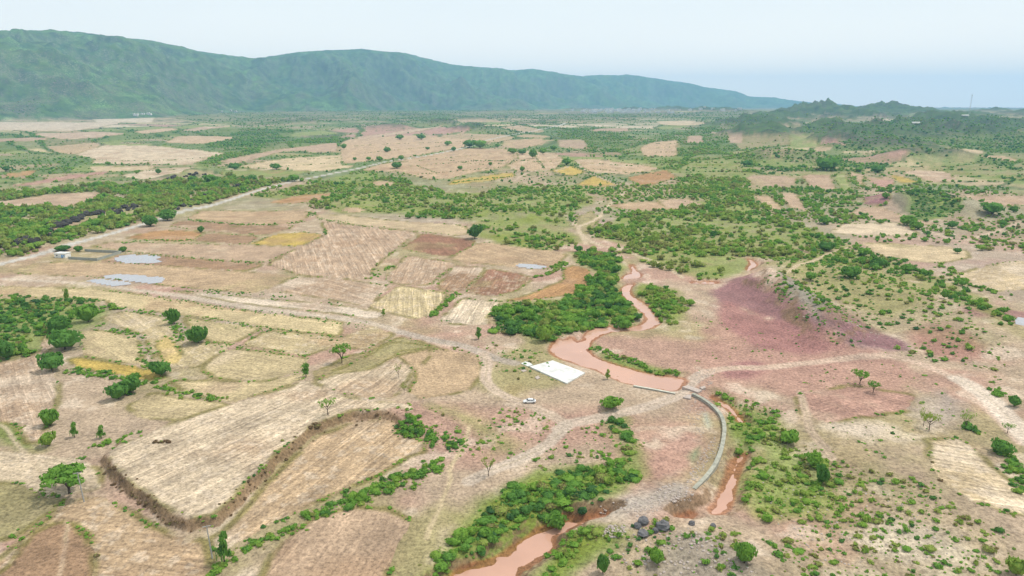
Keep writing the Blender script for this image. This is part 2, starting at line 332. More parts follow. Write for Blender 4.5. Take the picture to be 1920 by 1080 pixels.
PATHS = [ # kind, width m, colour, line
 ("road",5.6,(.56,.54,.51),[(-160,540),(0,495),(107,468),(130,458),(230,432),(263,422),(300,410),(333,399),(383,390),(473,360),(520,347),(560,338),(620,326),(690,312),(720,303),(780,295),(850,282),(880,275),(915,262),(960,253),(1040,238),(1060,231)]),
 ("dirt_track",4.5,(.58,.50,.42),[(-160,516),(0,523),(100,528),(187,533),(260,545),(333,553),(467,577),(567,588),(640,597),(697,605),(753,623)]),
 ("dirt_track",5.0,(.47,.41,.36),[(753,623),(807,637),(867,647),(907,663),(930,673),(965,681)]),
 ("dirt_track",4.2,(.56,.46,.38),[(907,663),(914,682),(908,705),(915,722),(940,740),(973,753),(1017,770),(1050,787),(1062,795)]),
 ("dirt_track",5.4,(.58,.49,.42),[(1050,805),(1066,794),(1090,790),(1130,782),(1165,773),(1207,765),(1245,752),(1268,742),(1285,728),(1300,712),(1325,697)]),
 ("dirt_track",4.2,(.56,.48,.41),[(1062,795),(1040,822),(1023,837),(973,863),(933,877),(880,903)]),
 ("dirt_track",4.4,(.60,.47,.39),[(1325,697),(1360,690),(1440,690),(1513,680),(1613,668),(1680,667),(1723,680),(1800,712),(1850,760),(1880,790),(1918,830)]),
 ("dirt_track",7.5,(.70,.61,.53),[(1800,712),(1840,735),(1880,770),(1905,800),(1950,840)]),
 ("dirt_track",3.0,(.60,.50,.38),[(1100,458),(1090,440),(1082,425),(1105,418),(1128,405),(1140,385),(1160,370),(1172,360)]),
 ("dirt_track",2.2,(.58,.48,.36),[(1082,425),(1072,410),(1060,405)]),
 ("dirt_track",2.6,(.60,.50,.38),[(1090,440),(1120,460),(1160,467),(1200,480),(1240,495),(1280,520)]),
 ("footpath",1.0,(.60,.50,.35),[(800,1010),(835,925),(845,905),(840,880),(858,855),(870,830),(880,800)]),
 ("footpath",0.8,(.62,.52,.40),[(0,797),(15,805),(22,822),(45,847)]),("footpath",0.9,(.62,.52,.40),[(45,847),(65,868),(82,890)]),
 ("footpath",0.9,(.48,.36,.26),[(125,978),(122,1020),(110,1080)]),
 ("dirt_track",2.6,(.56,.45,.36),[(963,340),(985,325),(1010,318),(1040,322),(1066,312)]),
 ("dirt_track",2.4,(.56,.46,.36),[(1080,300),(1090,316),(1130,335),(1160,348)]),
 ("dirt_track",2.2,(.55,.44,.35),[(1500,735),(1510,770),(1515,800),(1560,860)]),
 ("dirt_track",2.4,(.60,.49,.36),[(1480,510),(1550,475),(1590,465)]),("dirt_track",3.,(.58,.47,.38),[(1700,420),(1760,440),(1800,455),(1850,440),(1918,415)]),
]
TINTS = [ # colour, softness m, outline : bare earth of another colour
 ((.39,.275,.26),26,[(1440,760),(1500,840),(1600,880),(1500,900),(1430,820)]),((.40,.265,.245),22,[(1320,705),(1370,650),(1480,590),(1600,620),(1640,650),(1560,700),(1420,712)]),
 (PNK,14,[(1290,650),(1340,590),(1480,610),(1600,640),(1720,690),(1700,760),(1550,790),(1480,740),(1400,720),(1310,715)]),
 (PUR,7,[(1347,533),(1400,516),(1440,538),(1490,558),(1522,596),(1560,625),(1527,630),(1480,620),(1430,592),(1390,575),(1357,572),(1330,547)]),
 ((.33,.29,.285),9,[(1440,515),(1530,552),(1600,600),(1700,650),(1640,650),(1560,615),(1500,565)]),((.2,.19,.14),9,[(1690,400),(1665,372),(1740,352),(1800,370),(1790,405),(1730,415)]),
 (PUR,8,[(1533,580),(1580,573),(1613,600),(1697,653),(1647,650),(1593,629),(1563,613)]),
 ((.36,.2,.19),10,[(1340,560),(1440,590),(1540,630),(1560,650),(1480,660),(1400,640),(1340,600)]),
 ((.37,.21,.2),7,[(1340,690),(1400,672),(1440,685),(1420,705),(1350,715)]),
 ((.40,.24,.2),8,[(1700,620),(1760,610),(1850,640),(1850,680),(1760,675)]),
 ((.34,.2,.19),8,[(1780,580),(1870,575),(1918,595),(1918,625),(1850,600)]),
 (PNK,6,[(1215,840),(1270,800),(1320,810),(1330,850),(1290,895),(1220,905),(1200,890)]),
 ((.30,.36,.22),5,[(1290,850),(1315,830),(1312,855),(1295,880)]),((.42,.45,.38),4,[(1310,775),(1330,770),(1340,800),(1325,815)]),
 (WHT,7,[(560,760),(640,745),(700,752),(740,765),(640,775)]),
 (PNK,9,[(650,1000),(740,960),(770,975),(740,1060),(690,1040)]),
 (OLV,9,[(930,660),(1000,640),(1040,660),(1060,715),(1000,730),(940,700)]),
 (OLV,10,[(845,690),(950,690),(985,720),(960,745),(930,740)]),
 ((.36,.30,.17),8,[(935,740),(970,722),(985,740),(965,752)]),
 ((.44,.40,.36),8,[(1180,920),(1290,900),(1300,950),(1230,975),(1140,975),(1100,960)]),
 (WHT,8,[(1530,795),(1640,790),(1700,800),(1640,830),(1560,815)]),(WHT,10,[(1560,1000),(1660,970),(1780,1010),(1850,1060),(1700,1050),(1600,1030)]),
 (GRY,12,[(1720,760),(1760,720),(1830,760),(1800,800),(1730,815)]),(GRY,10,[(1230,1000),(1330,1000),(1400,1060),(1380,1080),(1230,1080)]),
 ((.30,.35,.08),9,[(1375,880),(1480,860),(1560,900),(1570,950),(1480,975),(1400,965)]),(GRS,7,[(1345,735),(1400,760),(1440,800),(1420,850),(1370,845),(1365,790)]),
 (GRS,6,[(1110,640),(1140,665),(1200,682),(1290,700),(1285,712),(1220,703),(1140,683),(1108,665)]),
 (GRS,6,[(970,1080),(1050,1030),(1090,1000),(1160,985),(1185,1000),(1080,1045),(1020,1080)]),
 (OLV,14,[(1440,495),(1600,480),(1760,540),(1700,600),(1560,560)]),(GRL,10,[(1330,500),(1390,480),(1420,490),(1400,515),(1330,525),(1290,525)]),
 (GRS,9,[(1130,775),(1170,775),(1210,850),(1200,895),(1150,935),(1080,955),(1010,985),(960,1020),(890,1055),(800,1090),(830,1030),(870,980),(960,910),(1040,880),(1180,870)]),
 (GRL,14,[(0,560),(190,570),(230,600),(150,620),(110,640),(60,670),(0,700)]),((.2,.24,.07),8,[(0,785),(30,790),(45,820),(90,840),(60,850),(10,830)]),
 ((.35,.33,.17),12,[(780,760),(900,770),(960,800),(980,860),(900,850),(860,800)]),
 (OLV,14,[(640,980),(720,960),(870,960),(860,1000),(820,1060),(700,1080),(600,1080)]),
]
GREEN = [ # (outline, spacing m, radius range, share of trees, tint, clumping, label place)
 ([(0,368),(200,345),(330,340),(470,326),(580,336),(475,362),(330,400),(225,430),(104,466),(-150,520),(-150,400)],5.6,(1.5,4.4),.6,(.70,.22),.44,"in the green wood above the pale road"),
 ([(470,366),(620,333),(690,318),(720,328),(780,348),(830,360),(900,362),(1000,350),(1090,345),(1125,372),(1060,405),(1070,430),(1080,455),(1020,475),(900,445),(880,415),(780,405),(640,397),(600,388),(520,372)],5.6,(1.0,3.0),.35,(.68,.22),.56,"in the scrub between the fields and the far road"),
 ([(1190,300),(1300,265),(1420,300),(1400,340),(1420,400),(1530,430),(1510,485),(1425,490),(1400,480),(1350,525),(1290,520),(1215,500),(1190,470),(1120,450),(1130,420),(1200,395),(1300,385),(1320,372),(1250,355),(1280,330)],5.4,(1.1,3.4),.35,(.72,.2),.54,"in the green valley right of the stream"),
 ([(1060,470),(1150,475),(1180,500),(1160,540),(1200,590),(1190,612),(1150,608),(1110,618),(1060,632),(1035,645),(1000,640),(920,605),(940,572),(1040,562),(1110,548),(1112,505)],3.0,(.9,3.0),.2,(.5,.26),.12,"in the thicket left of the brown stream"),
 ([(1195,528),(1270,545),(1290,590),(1262,618),(1243,602),(1225,575),(1190,552)],3.6,(1.2,2.3),.2,(.66,.16),.15,"on the right bank of the brown stream"),
 ([(1108,640),(1120,655),(1180,676),(1285,699),(1280,708),(1223,698),(1140,676),(1108,662)],2.0,(.7,1.2),.0,(.6,.2),.1,"along the far shore of the muddy pond"),
 ([(1130,785),(1165,785),(1205,850),(1200,895),(1150,930),(1080,950),(1010,982),(960,1012),(895,1045),(815,1095),(780,1095),(830,1030),(870,985),(960,915),(1050,885),(1120,872),(1185,865)],1.9,(.4,1.9),.0,(.54,.3),.0,"in the gully beside the foreground stream"),
 ([(0,560),(60,562),(190,562),(205,592),(140,600),(95,625),(60,640),(30,690),(0,710),(-120,720),(-120,560)],3.8,(1.0,2.2),.15,(.45,.22),.36,"in the green hollow at the left edge of the fields"),
 ([(1345,730),(1400,755),(1470,780),(1500,835),(1560,870),(1570,960),(1450,972),(1385,955),(1395,900),(1405,850),(1375,830),(1366,790)],2.3,(.3,1.4),.02,(.70,.2),.36,"on the green bank right of the curved dam"),
 ([(970,1090),(1040,1035),(1085,1000),(1150,985),(1185,1000),(1080,1045),(1010,1090)],2.2,(.7,1.3),.0,(.72,.1),.12,"on the lower bank right of the foreground stream"),
 ([(1510,830),(1600,860),(1750,900),(1860,990),(1900,1040),(1880,1090),(1400,1090),(1480,975),(1570,960)],2.3,(.25,1.1),.0,(.62,.26),.38,"on the stony slope at the lower right"),
 ([(1150,985),(1250,975),(1300,990),(1380,1000),(1440,1090),(1150,1090)],2.4,(.3,1.0),.0,(.52,.3),.46,"on the rocky mound below the boulders"),
 ([(800,765),(1000,765),(1060,800),(1150,800),(1180,850),(1050,880),(930,880),(860,860),(800,790)],2.9,(.3,.9),.0,(.6,.25),.52,"on the pale slope below the parked car"),
 ([(820,640),(1030,660),(1060,720),(960,720),(880,690)],3.2,(.25,.95),.0,(.6,.24),.52,"on the bare ground round the white slab"),
 ([(1420,485),(1560,475),(1700,520),(1820,590),(1900,640),(1850,660),(1700,620),(1560,600),(1470,545)],5.0,(.6,1.7),.06,(.52,.24),.42,"on the hillside above the purple slope"),
 ([(1600,620),(1900,640),(1900,720),(1780,690),(1640,660)],4.6,(.35,1.5),.0,(.55,.26),.52,"on the pink flats at the right"),
 ([(1300,560),(1600,640),(1750,700),(1800,800),(1600,860),(1480,760),(1300,700)],4.6,(.2,.62),.0,(.5,.3),.60,"on the bare pink plain"),
 ([(640,960),(860,960),(860,1000),(820,1050),(700,1090),(560,1090)],3.4,(.25,.85),.0,(.62,.24),.56,"on the dry slope left of the foreground stream"),
 ([(1510,440),(1560,440),(1620,470),(1700,495),(1780,530),(1850,560),(1900,600),(1880,610),(1800,570),(1720,530),(1640,500),(1520,490)],6,(1.2,2.6),.4,(.55,.2),.28,"in the green line below the straw fields"),
 ([(1700,400),(1680,365),(1760,355),(1800,380),(1780,410),(1720,412)],4.6,(.8,2.2),.1,(.34,.2),.2,"on the dark hillock at the right"),
 ([(1790,400),(1918,400),(1918,480),(1840,470),(1800,440)],7.5,(1.0,3.0),.3,(.6,.2),.48,"among the plots at the right edge"),
 ([(1400,300),(1560,290),(1700,300),(1790,330),(1560,325),(1420,335)],8,(1.2,3.2),.35,(.5,.22),.4,"above the small right hand plots"),
 ([(0,250),(200,246),(420,240),(560,245),(520,275),(440,285),(330,255),(140,270),(0,300)],12,(1.6,3.6),.4,(.46,.2),.46,"in the far wood below the mountain"),
 ([(400,290),(560,262),(660,255),(640,266),(500,285),(420,303),(380,312)],10,(1.6,3.2),.6,(.6,.2),.32,"in the green strip beyond the pale field"),
 ([(1040,240),(1110,235),(1200,262),(1300,240),(1420,225),(1560,240),(1480,280),(1400,300),(1300,265),(1190,298),(1110,292),(1060,270)],11,(1.6,3.4),.4,(.64,.2),.56,"in the green belt on the valley floor"),
 ([(640,240),(760,220),(900,215),(1040,222),(1040,240),(940,260),(900,250),(790,232)],14,(1.6,3.4),.4,(.36,.2),.5,"on the low dark ridges of the valley floor"),
 ([(1480,235),(1918,235),(1918,365),(1800,330),(1660,290),(1560,280)],12,(1.4,3.6),.35,(.40,.24),.45,"on the far hills at the right"),
 ([(960,215),(1400,208),(1480,232),(1300,238),(1040,232)],20,(2.0,4.2),.5,(.46,.2),.5,"in the far green round the village"),
 ([(720,300),(900,262),(1060,280),(1280,310),(1260,350),(1000,345),(800,340)],22,(1.2,2.6),.5,(.4,.2),.5,"among the pale fields of the middle distance"),
 ([(640,265),(900,255),(900,270),(700,300),(560,320),(420,318),(560,282)],22,(1.4,3.0),.6,(.4,.2),.45,"among the fields beyond the road"),
 ([(0,300),(140,300),(240,320),(330,330),(200,342),(0,350)],16,(1.2,2.6),.5,(.5,.2),.45,"among the left hand pink plots"),
 ([(1100,350),(1300,345),(1320,372),(1200,395),(1120,415),(1130,375)],7.5,(1.2,2.6),.4,(.6,.2),.4,"round the pale clearing in the valley"),
 ([(1540,410),(1560,440),(1640,455),(1800,460),(1770,425),(1690,415),(1620,395)],8,(1.0,2.6),.3,(.5,.2),.5,"round the pale terraces at the right"),
]
GREEN += [([(0,262),(1918,262),(1918,470),(1650,430),(1450,350),(1100,380),(900,345),(640,322),(330,345),(0,355)],13,(.7,2.6),.25,(.56,.24),.56,"on open ground of the middle distance"),([(0,214),(1918,214),(1918,262),(0,262)],26,(1.2,3.8),.3,(.46,.24),.52,"on open ground of the far plain"),([(1400,352),(1600,352),(1625,400),(1570,420),(1480,412),(1400,402)],6.5,(1.0,3.0),.4,(.58,.2),.46,"between the small pink plots at the right"),([(1560,325),(1800,325),(1900,340),(1900,365),(1700,365),(1600,360)],8,(1.0,2.8),.3,(.55,.2),.5,"behind the purple field at the right"),([(0,206),(400,206),(700,204),(1000,200),(1010,214),(800,222),(560,233),(420,236),(300,214),(170,221),(0,224)],22,(2.0,4.4),.3,(.4,.2),.46,"at the foot of the mountain ridge")]
HEDGES = [ # line, spacing m, radius range, tint, label place
 ([(750,785),(770,805),(800,820),(830,828),(868,832)],1.9,(.8,1.5),.48,"on the bank right of the two pale fields"),
 ([(825,870),(800,885),(760,900),(715,915),(680,930),(640,945),(600,960)],1.9,(.7,1.6),.55,"in the hedge below the second pale field"),
 ([(600,960),(560,985),(520,1003),(490,1015),(455,1035),(420,1055),(390,1080)],2.6,(.5,1.1),.6,"in the thin hedge running to the lower left"),
 ([(187,610),(215,620),(240,622),(262,634),(268,655),(275,675),(285,690)],3.0,(.5,1.1),.55,"along the curved bank of the yellow fields"),
 ([(0,553),(40,556),(80,560),(130,563),(190,565)],3.0,(.8,1.5),.4,"along the top of the left hollow"),
 ([(225,578),(260,584),(300,590),(325,600),(345,640)],3.2,(.6,1.1),.5,"along the bank above the round tree"),
 ([(130,690),(170,705),(230,710),(290,720),(320,735),(360,740),(420,752)],2.6,(.6,1.3),.58,"along the bank below the yellow strip"),
 ([(160,845),(190,835),(220,825),(245,818)],2.2,(.7,1.2),.6,"at the corner above the main field"),
 ([(190,700),(235,715),(260,700),(240,740)],2.6,(.8,1.6),.5,"round the two dark trees on the left"),
 ([(807,597),(825,580),(840,565),(858,550)],1.8,(.8,1.4),.62,"in the short hedge between two straw fields"),
 ([(880,560),(905,560),(940,565)],2.6,(.6,1.0),.5,"at the head of the straw field"),
 ([(690,525),(705,518),(718,508),(735,500)],2.4,(.7,1.2),.6,"on the bank inside the striped fields"),
 ([(1005,520),(1030,512),(1055,505),(1060,490),(1035,506)],2.6,(.8,1.6),.66,"round the orange brown field"),
 ([(810,532),(830,515),(845,505)],3.4,(.4,.8),.5,"on the bank of the ploughed fields"),
 ([(230,456),(265,452),(300,450),(333,453),(360,449)],3.0,(.7,1.1),.55,"along the bank behind the compound"),
 ([(240,472),(290,477),(360,484),(440,491),(490,494)],4.6,(.5,.9),.45,"on the bank below the long tan field"),
 ([(350,412),(420,419),(480,422),(550,420),(575,412),(590,396)],3.6,(.7,1.2),.55,"along the bank of the upper tan field"),
 ([(590,408),(640,418),(700,426),(790,436)],5.,(.6,1.0),.55,"under the straw strip"),
 ([(353,543),(400,547),(450,548),(500,552),(560,560),(640,570)],4.4,(.5,.9),.4,"above the whitish strip of field"),
 ([(260,550),(340,565),(420,577),(500,586),(600,600),(690,612)],3.6,(.4,.8),.5,"along the lower side of the dirt track"),
 ([(367,596),(430,605),(500,616),(560,624),(640,634)],4.0,(.4,.8),.5,"between the long yellow fields"),
 ([(390,643),(440,650),(500,660),(578,670)],3.2,(.4,.7),.5,"on the bank between two yellow fields"),
 ([(1862,730),(1880,745),(1900,755)],2.6,(.9,1.5),.5,"beside the wash at the right edge"),
 ([(1815,800),(1830,812),(1850,828),(1875,845),(1893,862),(1908,885),(1920,910),(1935,940)],2.6,(.9,1.8),.45,"in the hedge right of the straw plot"),
 ([(0,1030),(25,1015),(50,1000),(90,970)],2.6,(.4,.9),.6,"along the edge at the far lower left"),
 ([(1770,500),(1800,525),(1860,550),(1900,570)],5,(1.,2.),.6,"in the green line below the straw fields"),
 ([(860,305),(900,300),(960,303),(1010,298)],11,(1.,2.),.3,"along the pale field banks"),
 ([(1060,300),(1090,318),(1130,332),(1170,350)],8,(.9,1.8),.45,"along the banks of the yellow fields"),
 ([(850,343),(900,337),(965,330)],5,(.9,1.6),.55,"under the yellow strip"),
 ([(180,308),(240,309),(290,310),(330,308)],7,(1.2,2.2),.45,"along the pale field on the left"),
 ([(1600,330),(1600,345),(1620,352)],5,(1.,2.),.6,"between the small right hand plots"),
]
BUNDS = [[(675,310),(800,300),(900,290),(960,285)],[(700,318),(850,305),(960,300)],[(740,330),(850,322),(960,312)],[(650,275),(760,268),(880,265)],[(650,290),(760,280),(850,272)],[(980,305),(1060,302)],[(1090,305),(1200,312)],[(1100,316),(1180,322)],[(450,307),(540,300),(640,296)],[(470,316),(560,310),(650,305)],[(1200,270),(1270,269)],[(1203,278),(1270,276)],[(1206,286),(1270,285)],[(150,300),(300,302),(400,295)],[(250,322),(330,318)],[(840,300),(900,310),(950,306)],[(780,310),(820,325)],[(1110,330),(1200,322),(1240,328)],[(440,233),(560,236),(640,232)],[(650,250),(760,242)],[(430,425),(470,424)],[(600,412),(613,440)],[(1000,290),(1020,315)]]
BANKS = [ # dry brown growth on earth banks
 ([(200,858),(206,880),(222,900),(250,922),(285,948),(320,972),(355,990),(380,990)],2.4,(.25,.8)),
 ([(395,985),(430,955),(460,925),(500,885),(540,848),(575,815),(610,800),(650,787),(700,775),(760,770)],3.2,(.22,.7)),
 ([(285,832),(305,828),(318,832)],1.3,(.5,.9)),
 ([(580,800),(595,795)],1.2,(.6,1.3)),
]
FW = [(c, s, rnd(ground(ext(P)), 1, True, .1)) for c, s, P in FIELDS]
BW = [rnd(ground(P), 1, False) for P in BUNDS]
PW = [(k, w, c, rnd(ground(P), 2, False)) for k, w, c, P in PATHS]
TW = [(c, s, rnd(ground(ext(P)), 1)) for c, s, P in TINTS]
GW = [(ground(ext(g[0])),) + tuple(g[1:]) for g in GREEN]
def plots(X_, Y_):
    """small plots of the far plain: whether a point lies on one, and its random number"""
    r_ = np.hypot(X_, Y_); sc = 46 + 60 * sm(900, 3500, r_); gx = X_ / (sc * 2.4) + .6 * fbm(X_, Y_, 300, 2, 101); gy = Y_ / sc + .5 * fbm(X_, Y_, 240, 2, 103)
    bx = np.floor(gx); by = np.floor(gy); n = len(X_); best = np.full(n, 9.); second = np.full(n, 9.); hid = np.zeros(n); hc = np.zeros(n)
    for ox in (-1, 0, 1):
        for oy in (-1, 0, 1):
            cx = bx + ox; cy = by + oy; d = (gx - cx - h2(cx, cy, 5)) ** 2 + (gy - cy - h2(cx, cy, 6)) ** 2
            q = d < best; second = np.where(q, best, np.minimum(second, d)); hid = np.where(q, h2(cx, cy, 7), hid); hc = np.where(q, h2(cx, cy, 8), hc); best = np.where(q, d, best)
    dens = fbm(X_, Y_, 420, 3, 105) - .07 * sm(350, 700, X_)
    return (hid < .12 + .8 * sm(.40, .60, dens)) & (np.sqrt(second) - np.sqrt(best) > .10) & (r_ > 1000), hc, np.where(r_ > 1000, sm(.105, .02, np.sqrt(second) - np.sqrt(best)) * sm(.42, .5, dens), 0)
def classify(x, y, colour=False):
    """which field (1..), path (-1-k) or open ground (0) each point lies on; with COLOUR its earth colour too"""
    r = np.hypot(x, y); n = len(x)
    wob = .35 + r * .0016
    xx = x + (fbm(x, y, 5, 3, 71) - .5) * 3 * wob; yy = y + (fbm(x, y, 5, 3, 77) - .5) * 3 * wob
    cid = np.zeros(n, int); edge = np.full(n, 99.0)
    for k, (c, s, P) in enumerate(FW):
        m = near(xx, yy, P, 6)
        if not len(m): continue
        i = inside(xx[m], yy[m], P); cid[m[i]] = k + 1
        if colour: edge[m] = np.minimum(edge[m], segdist(xx[m], yy[m], P, True) / (1 + r[m] * .0012))
    pd = []
    for k, (kind, w, c, P) in enumerate(PW):
        m = near(x, y, P, 14)
        if not len(m): pd.append(None); continue
        d = segdist(x[m] * .5 + xx[m] * .5, y[m] * .5 + yy[m] * .5, P, False)
        cid[m[d < w / 2]] = -1 - k
        pd.append((m, d))
    if not colour: return cid
    return cid, edge, pd
GK = {"in the green valley right of the stream": .75, "in the scrub between the fields and the far road": .75, "on the stony slope at the lower right": .12, "on the green bank right of the curved dam": .8, "in the far green round the village": .35, "in the green belt on the valley floor": .45, "on the far hills at the right": .65, "in the far wood below the mountain": .6, "at the foot of the mountain ridge": .4}
def lerp(a, b, t): return a + (np.asarray(b) - a) * t[:, None]
def paint(x, y, z, slope):
    r = np.hypot(x, y); n = len(x)
    cid, edge, pd = classify(x, y, True)
    n1 = fbm(x, y, 40, 5, 81); n2 = fbm(x, y, 9, 4, 83); n3 = fbm(x, y, 160, 4, 85); n4 = fbm(x, y, 2.2, 3, 87)
    col = np.tile(np.array((.475, .38, .295)), (n, 1))
    col = lerp(col, PNK, .75 * sm(.48, .66, n1)); col = lerp(col, OLV, .75 * sm(.5, .68, fbm(x, y, 60, 5, 91)))
    col = lerp(col, WHT, .5 * sm(.58, .75, n2)); col = lerp(col, GRY, .5 * sm(.52, .7, n3))
    far = sm(430, 1300, r)
    fc = np.tile(np.array((.185, .23, .085)), (n, 1)); fc = lerp(fc, (.11, .19, .055), sm(.38, .58, n3)); fc = lerp(fc, (.15, .135, .085), .8 * sm(3000, 4200, r) * sm(.4, .6, fbm(x, y, 220, 4, 97))); fc = lerp(fc, (.40, .32, .23), .9 * sm(.54, .64, fbm(x, y, 90, 5, 95)) * (1 - .5 * sm(3000, 5000, r)))
    col = lerp(col, fc, far * .85)
    # far patchwork of small plots
    m = np.nonzero((r > 900) & (r < 7500))[0]
    if len(m):
        on, hc, hedge = plots(x[m], y[m])
        pal = np.array([PTN, TAN, TAN, PNK, GRL, PAL, YST, OLV])[(hc * 7.99).astype(int)]
        k = on * sm(900, 1300, r[m]) * (.9 - .5 * sm(2500, 5000, r[m]))
        col[m] = col[m] + (pal - col[m]) * k[:, None]; col[m] = lerp(col[m], (.085, .125, .045), .8 * hedge * (1 - .5 * sm(2500, 5000, r[m])))
    for c, s, P in TW:
        m = near(x, y, P, s)
        if not len(m): continue
        d = segdist(x[m], y[m], P, True); d = np.where(inside(x[m], y[m], P), -d, d) + (n1[m] - .5) * s * 1.6 + (n2[m] - .5) * s * .9
        col[m] = lerp(col[m], c, .9 * sm(s * .45, -s * .45, d))
    # grassy ground under the growth
    veg = np.zeros(n)
    for g in GW:
        P = g[0]; m = near(x, y, P, 10)
        if not len(m): continue
        wa = min(26., .02 * math.hypot(*P.mean(0))); d = segdist(x[m], y[m], P, True); d = np.where(inside(x[m], y[m], P), -d, d) + (n2[m] - .5) * 10 + (n1[m] - .5) * wa * 1.6
        k = sm(5, -6, d); gk = GK.get(g[6], max(0, min(1, (.5 - g[5]) * 2.6))) * k * (.6 + 1.1 * (n2[m] - .3))
        col[m] = lerp(col[m], lerp(np.tile(np.array((.24, .28, .085)), (len(m), 1)), (.11, .16, .05), sm(700, 2200, r[m])) + .16 * (n1[m] - .5)[:, None], np.clip(gk * 1.25, 0, .92))
        veg[m] = np.maximum(veg[m], k * np.clip(1.15 - 1.5 * g[5], 0, 1))
    dirv = np.zeros((n, 3))
    for k, (c, s, P) in enumerate(FW):
        m = np.nonzero(cid == k + 1)[0]
        if not len(m): continue
        e = np.roll(P, -1, 0) - P; l = np.hypot(e[:, 0], e[:, 1]); 
        a2 = 2 * np.arctan2(e[:, 1], e[:, 0]); a = .5 * math.atan2((l**2 * np.sin(a2)).sum(), (l**2 * np.cos(a2)).sum())
        c = np.array(c) * (.93 + .14 * random.random())
        cc = np.tile(c, (len(m), 1)); q = fbm(x[m], y[m], 26, 4, 200 + k)
        alt = [BRN, PAL, PTN, OLV][k % 4] if s < .7 else [WHT, BRN][k % 2]
        cc = lerp(cc, alt, .55 * sm(.5, .72, q)); cc = lerp(cc, c * .78, .6 * sm(.52, .3, fbm(x[m], y[m], 11, 3, 300 + k)))
        if s >= .6: cc = lerp(cc, WHT, .4 * sm(.55, .7, n4[m]))
        col[m] = cc; veg[m] = 0
        dirv[m] = (math.cos(a), math.sin(a), s)
    k = sm(1.5, .3, edge) * (cid >= 0) * sm(.36, .58, n2)
    col = lerp(col, (.21, .19, .075), .8 * k)
    # earth bank below the upper field and other steep earth
    k = sm(.42, .75, slope) * sm(900, 500, r)
    col = lerp(col, (.27, .19, .125), .85 * k)
    for q, (kind, w, c, P) in enumerate(PW):
        if pd[q] is None: continue
        m, d = pd[q]
        k = sm(w / 2 + .6 + r[m] * .001, w / 2 - .5, d) * (1 if kind == "road" else .78 + .3 * n2[m])
        if kind == "road":
            ks = sm(w / 2 + 4.5, w / 2, d) * .5; col[m] = lerp(col[m], (.47, .40, .30), ks)
            mid = np.zeros(len(m))
        else:
            mid = .4 * sm(.55, .1, d) * sm(.35, .6, n2[m])
        col[m] = lerp(col[m], c, k); col[m] = lerp(col[m], (.36, .31, .2), mid * k)
        veg[m] *= (1 - sm(w / 2 + 4, w / 2 + .5, d)); dirv[m, 2] *= (1 - k)
    for P in BW:
        m = near(x, y, P, 9); d = segdist(x[m], y[m], P, False) + (n2[m] - .5) * 3
        col[m] = lerp(col[m], (.2, .2, .07), .75 * sm(1 + r[m] * .0016, .2, d) * sm(.3, .5, n2[m]))
    # muddy margins
    for nm, lv, P in WATW:
        m = near(x, y, P, 5)
        if not len(m): continue
        d = segdist(x[m], y[m], P, True); d = np.where(inside(x[m], y[m], P), -d, d)
        if nm == "stream": col[m] = lerp(col[m], (.34, .15, .08), .75 * sm(1.6 + 1.5 * (n2[m] - .5), .2, d))
        else: col[m] = lerp(col[m], (.33, .24, .2), .7 * sm(5, 0, d))
    # hills and mountains
    m = np.nonzero(r > 1500)[0]
    mt = mount(x[m], y[m], r[m])[1] if len(m) else 0
    up = sm(7, 25, z[m] - plain(r[m]) + 12 * (n2[m] - .5)) ; k = np.maximum(up, sm(.0, .03, mt))
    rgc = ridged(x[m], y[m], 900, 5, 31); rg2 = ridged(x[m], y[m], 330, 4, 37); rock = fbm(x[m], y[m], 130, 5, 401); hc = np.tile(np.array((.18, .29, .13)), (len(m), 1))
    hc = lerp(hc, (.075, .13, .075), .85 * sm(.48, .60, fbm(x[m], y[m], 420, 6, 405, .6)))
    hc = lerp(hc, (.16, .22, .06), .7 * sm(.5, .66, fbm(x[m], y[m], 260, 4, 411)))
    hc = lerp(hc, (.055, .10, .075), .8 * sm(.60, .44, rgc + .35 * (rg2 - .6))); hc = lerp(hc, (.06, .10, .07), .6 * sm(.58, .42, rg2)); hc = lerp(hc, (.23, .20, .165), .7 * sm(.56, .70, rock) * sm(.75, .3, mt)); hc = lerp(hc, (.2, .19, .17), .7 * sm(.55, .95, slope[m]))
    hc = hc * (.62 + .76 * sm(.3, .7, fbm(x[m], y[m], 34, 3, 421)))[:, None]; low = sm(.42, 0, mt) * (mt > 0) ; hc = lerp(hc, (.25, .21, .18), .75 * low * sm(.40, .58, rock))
    small = (mt <= 0.001) * 1.0; hc = lerp(hc, (.095, .11, .07), .85 * small); hc = lerp(hc, (.15, .13, .12), .7 * small * sm(.5, .62, rock))
    col[m] = lerp(col[m], hc, k); veg[m] = np.maximum(veg[m] * (1 - k), .9 * k)
    v2 = sm(700, 1500, r) * sm(.35, .6, n3) * .75; veg = np.maximum(veg * (.35 + .65 * sm(300, 700, r)), np.where(cid == 0, np.maximum(v2 * .8, .22 * sm(.45, .6, n1)), 0))
    col = col * (.74 + .2 * n2)[:, None]; g_ = col.mean(1, keepdims=True); col = g_ + (col - g_) * 1.13; col = col * (1 - np.array((0., .03, .07)) * sm(3600, 1800, r)[:, None] * (col[:, :1] > col[:, 1:2]))
    return np.clip(col, .01, .9), dirv, veg, cid
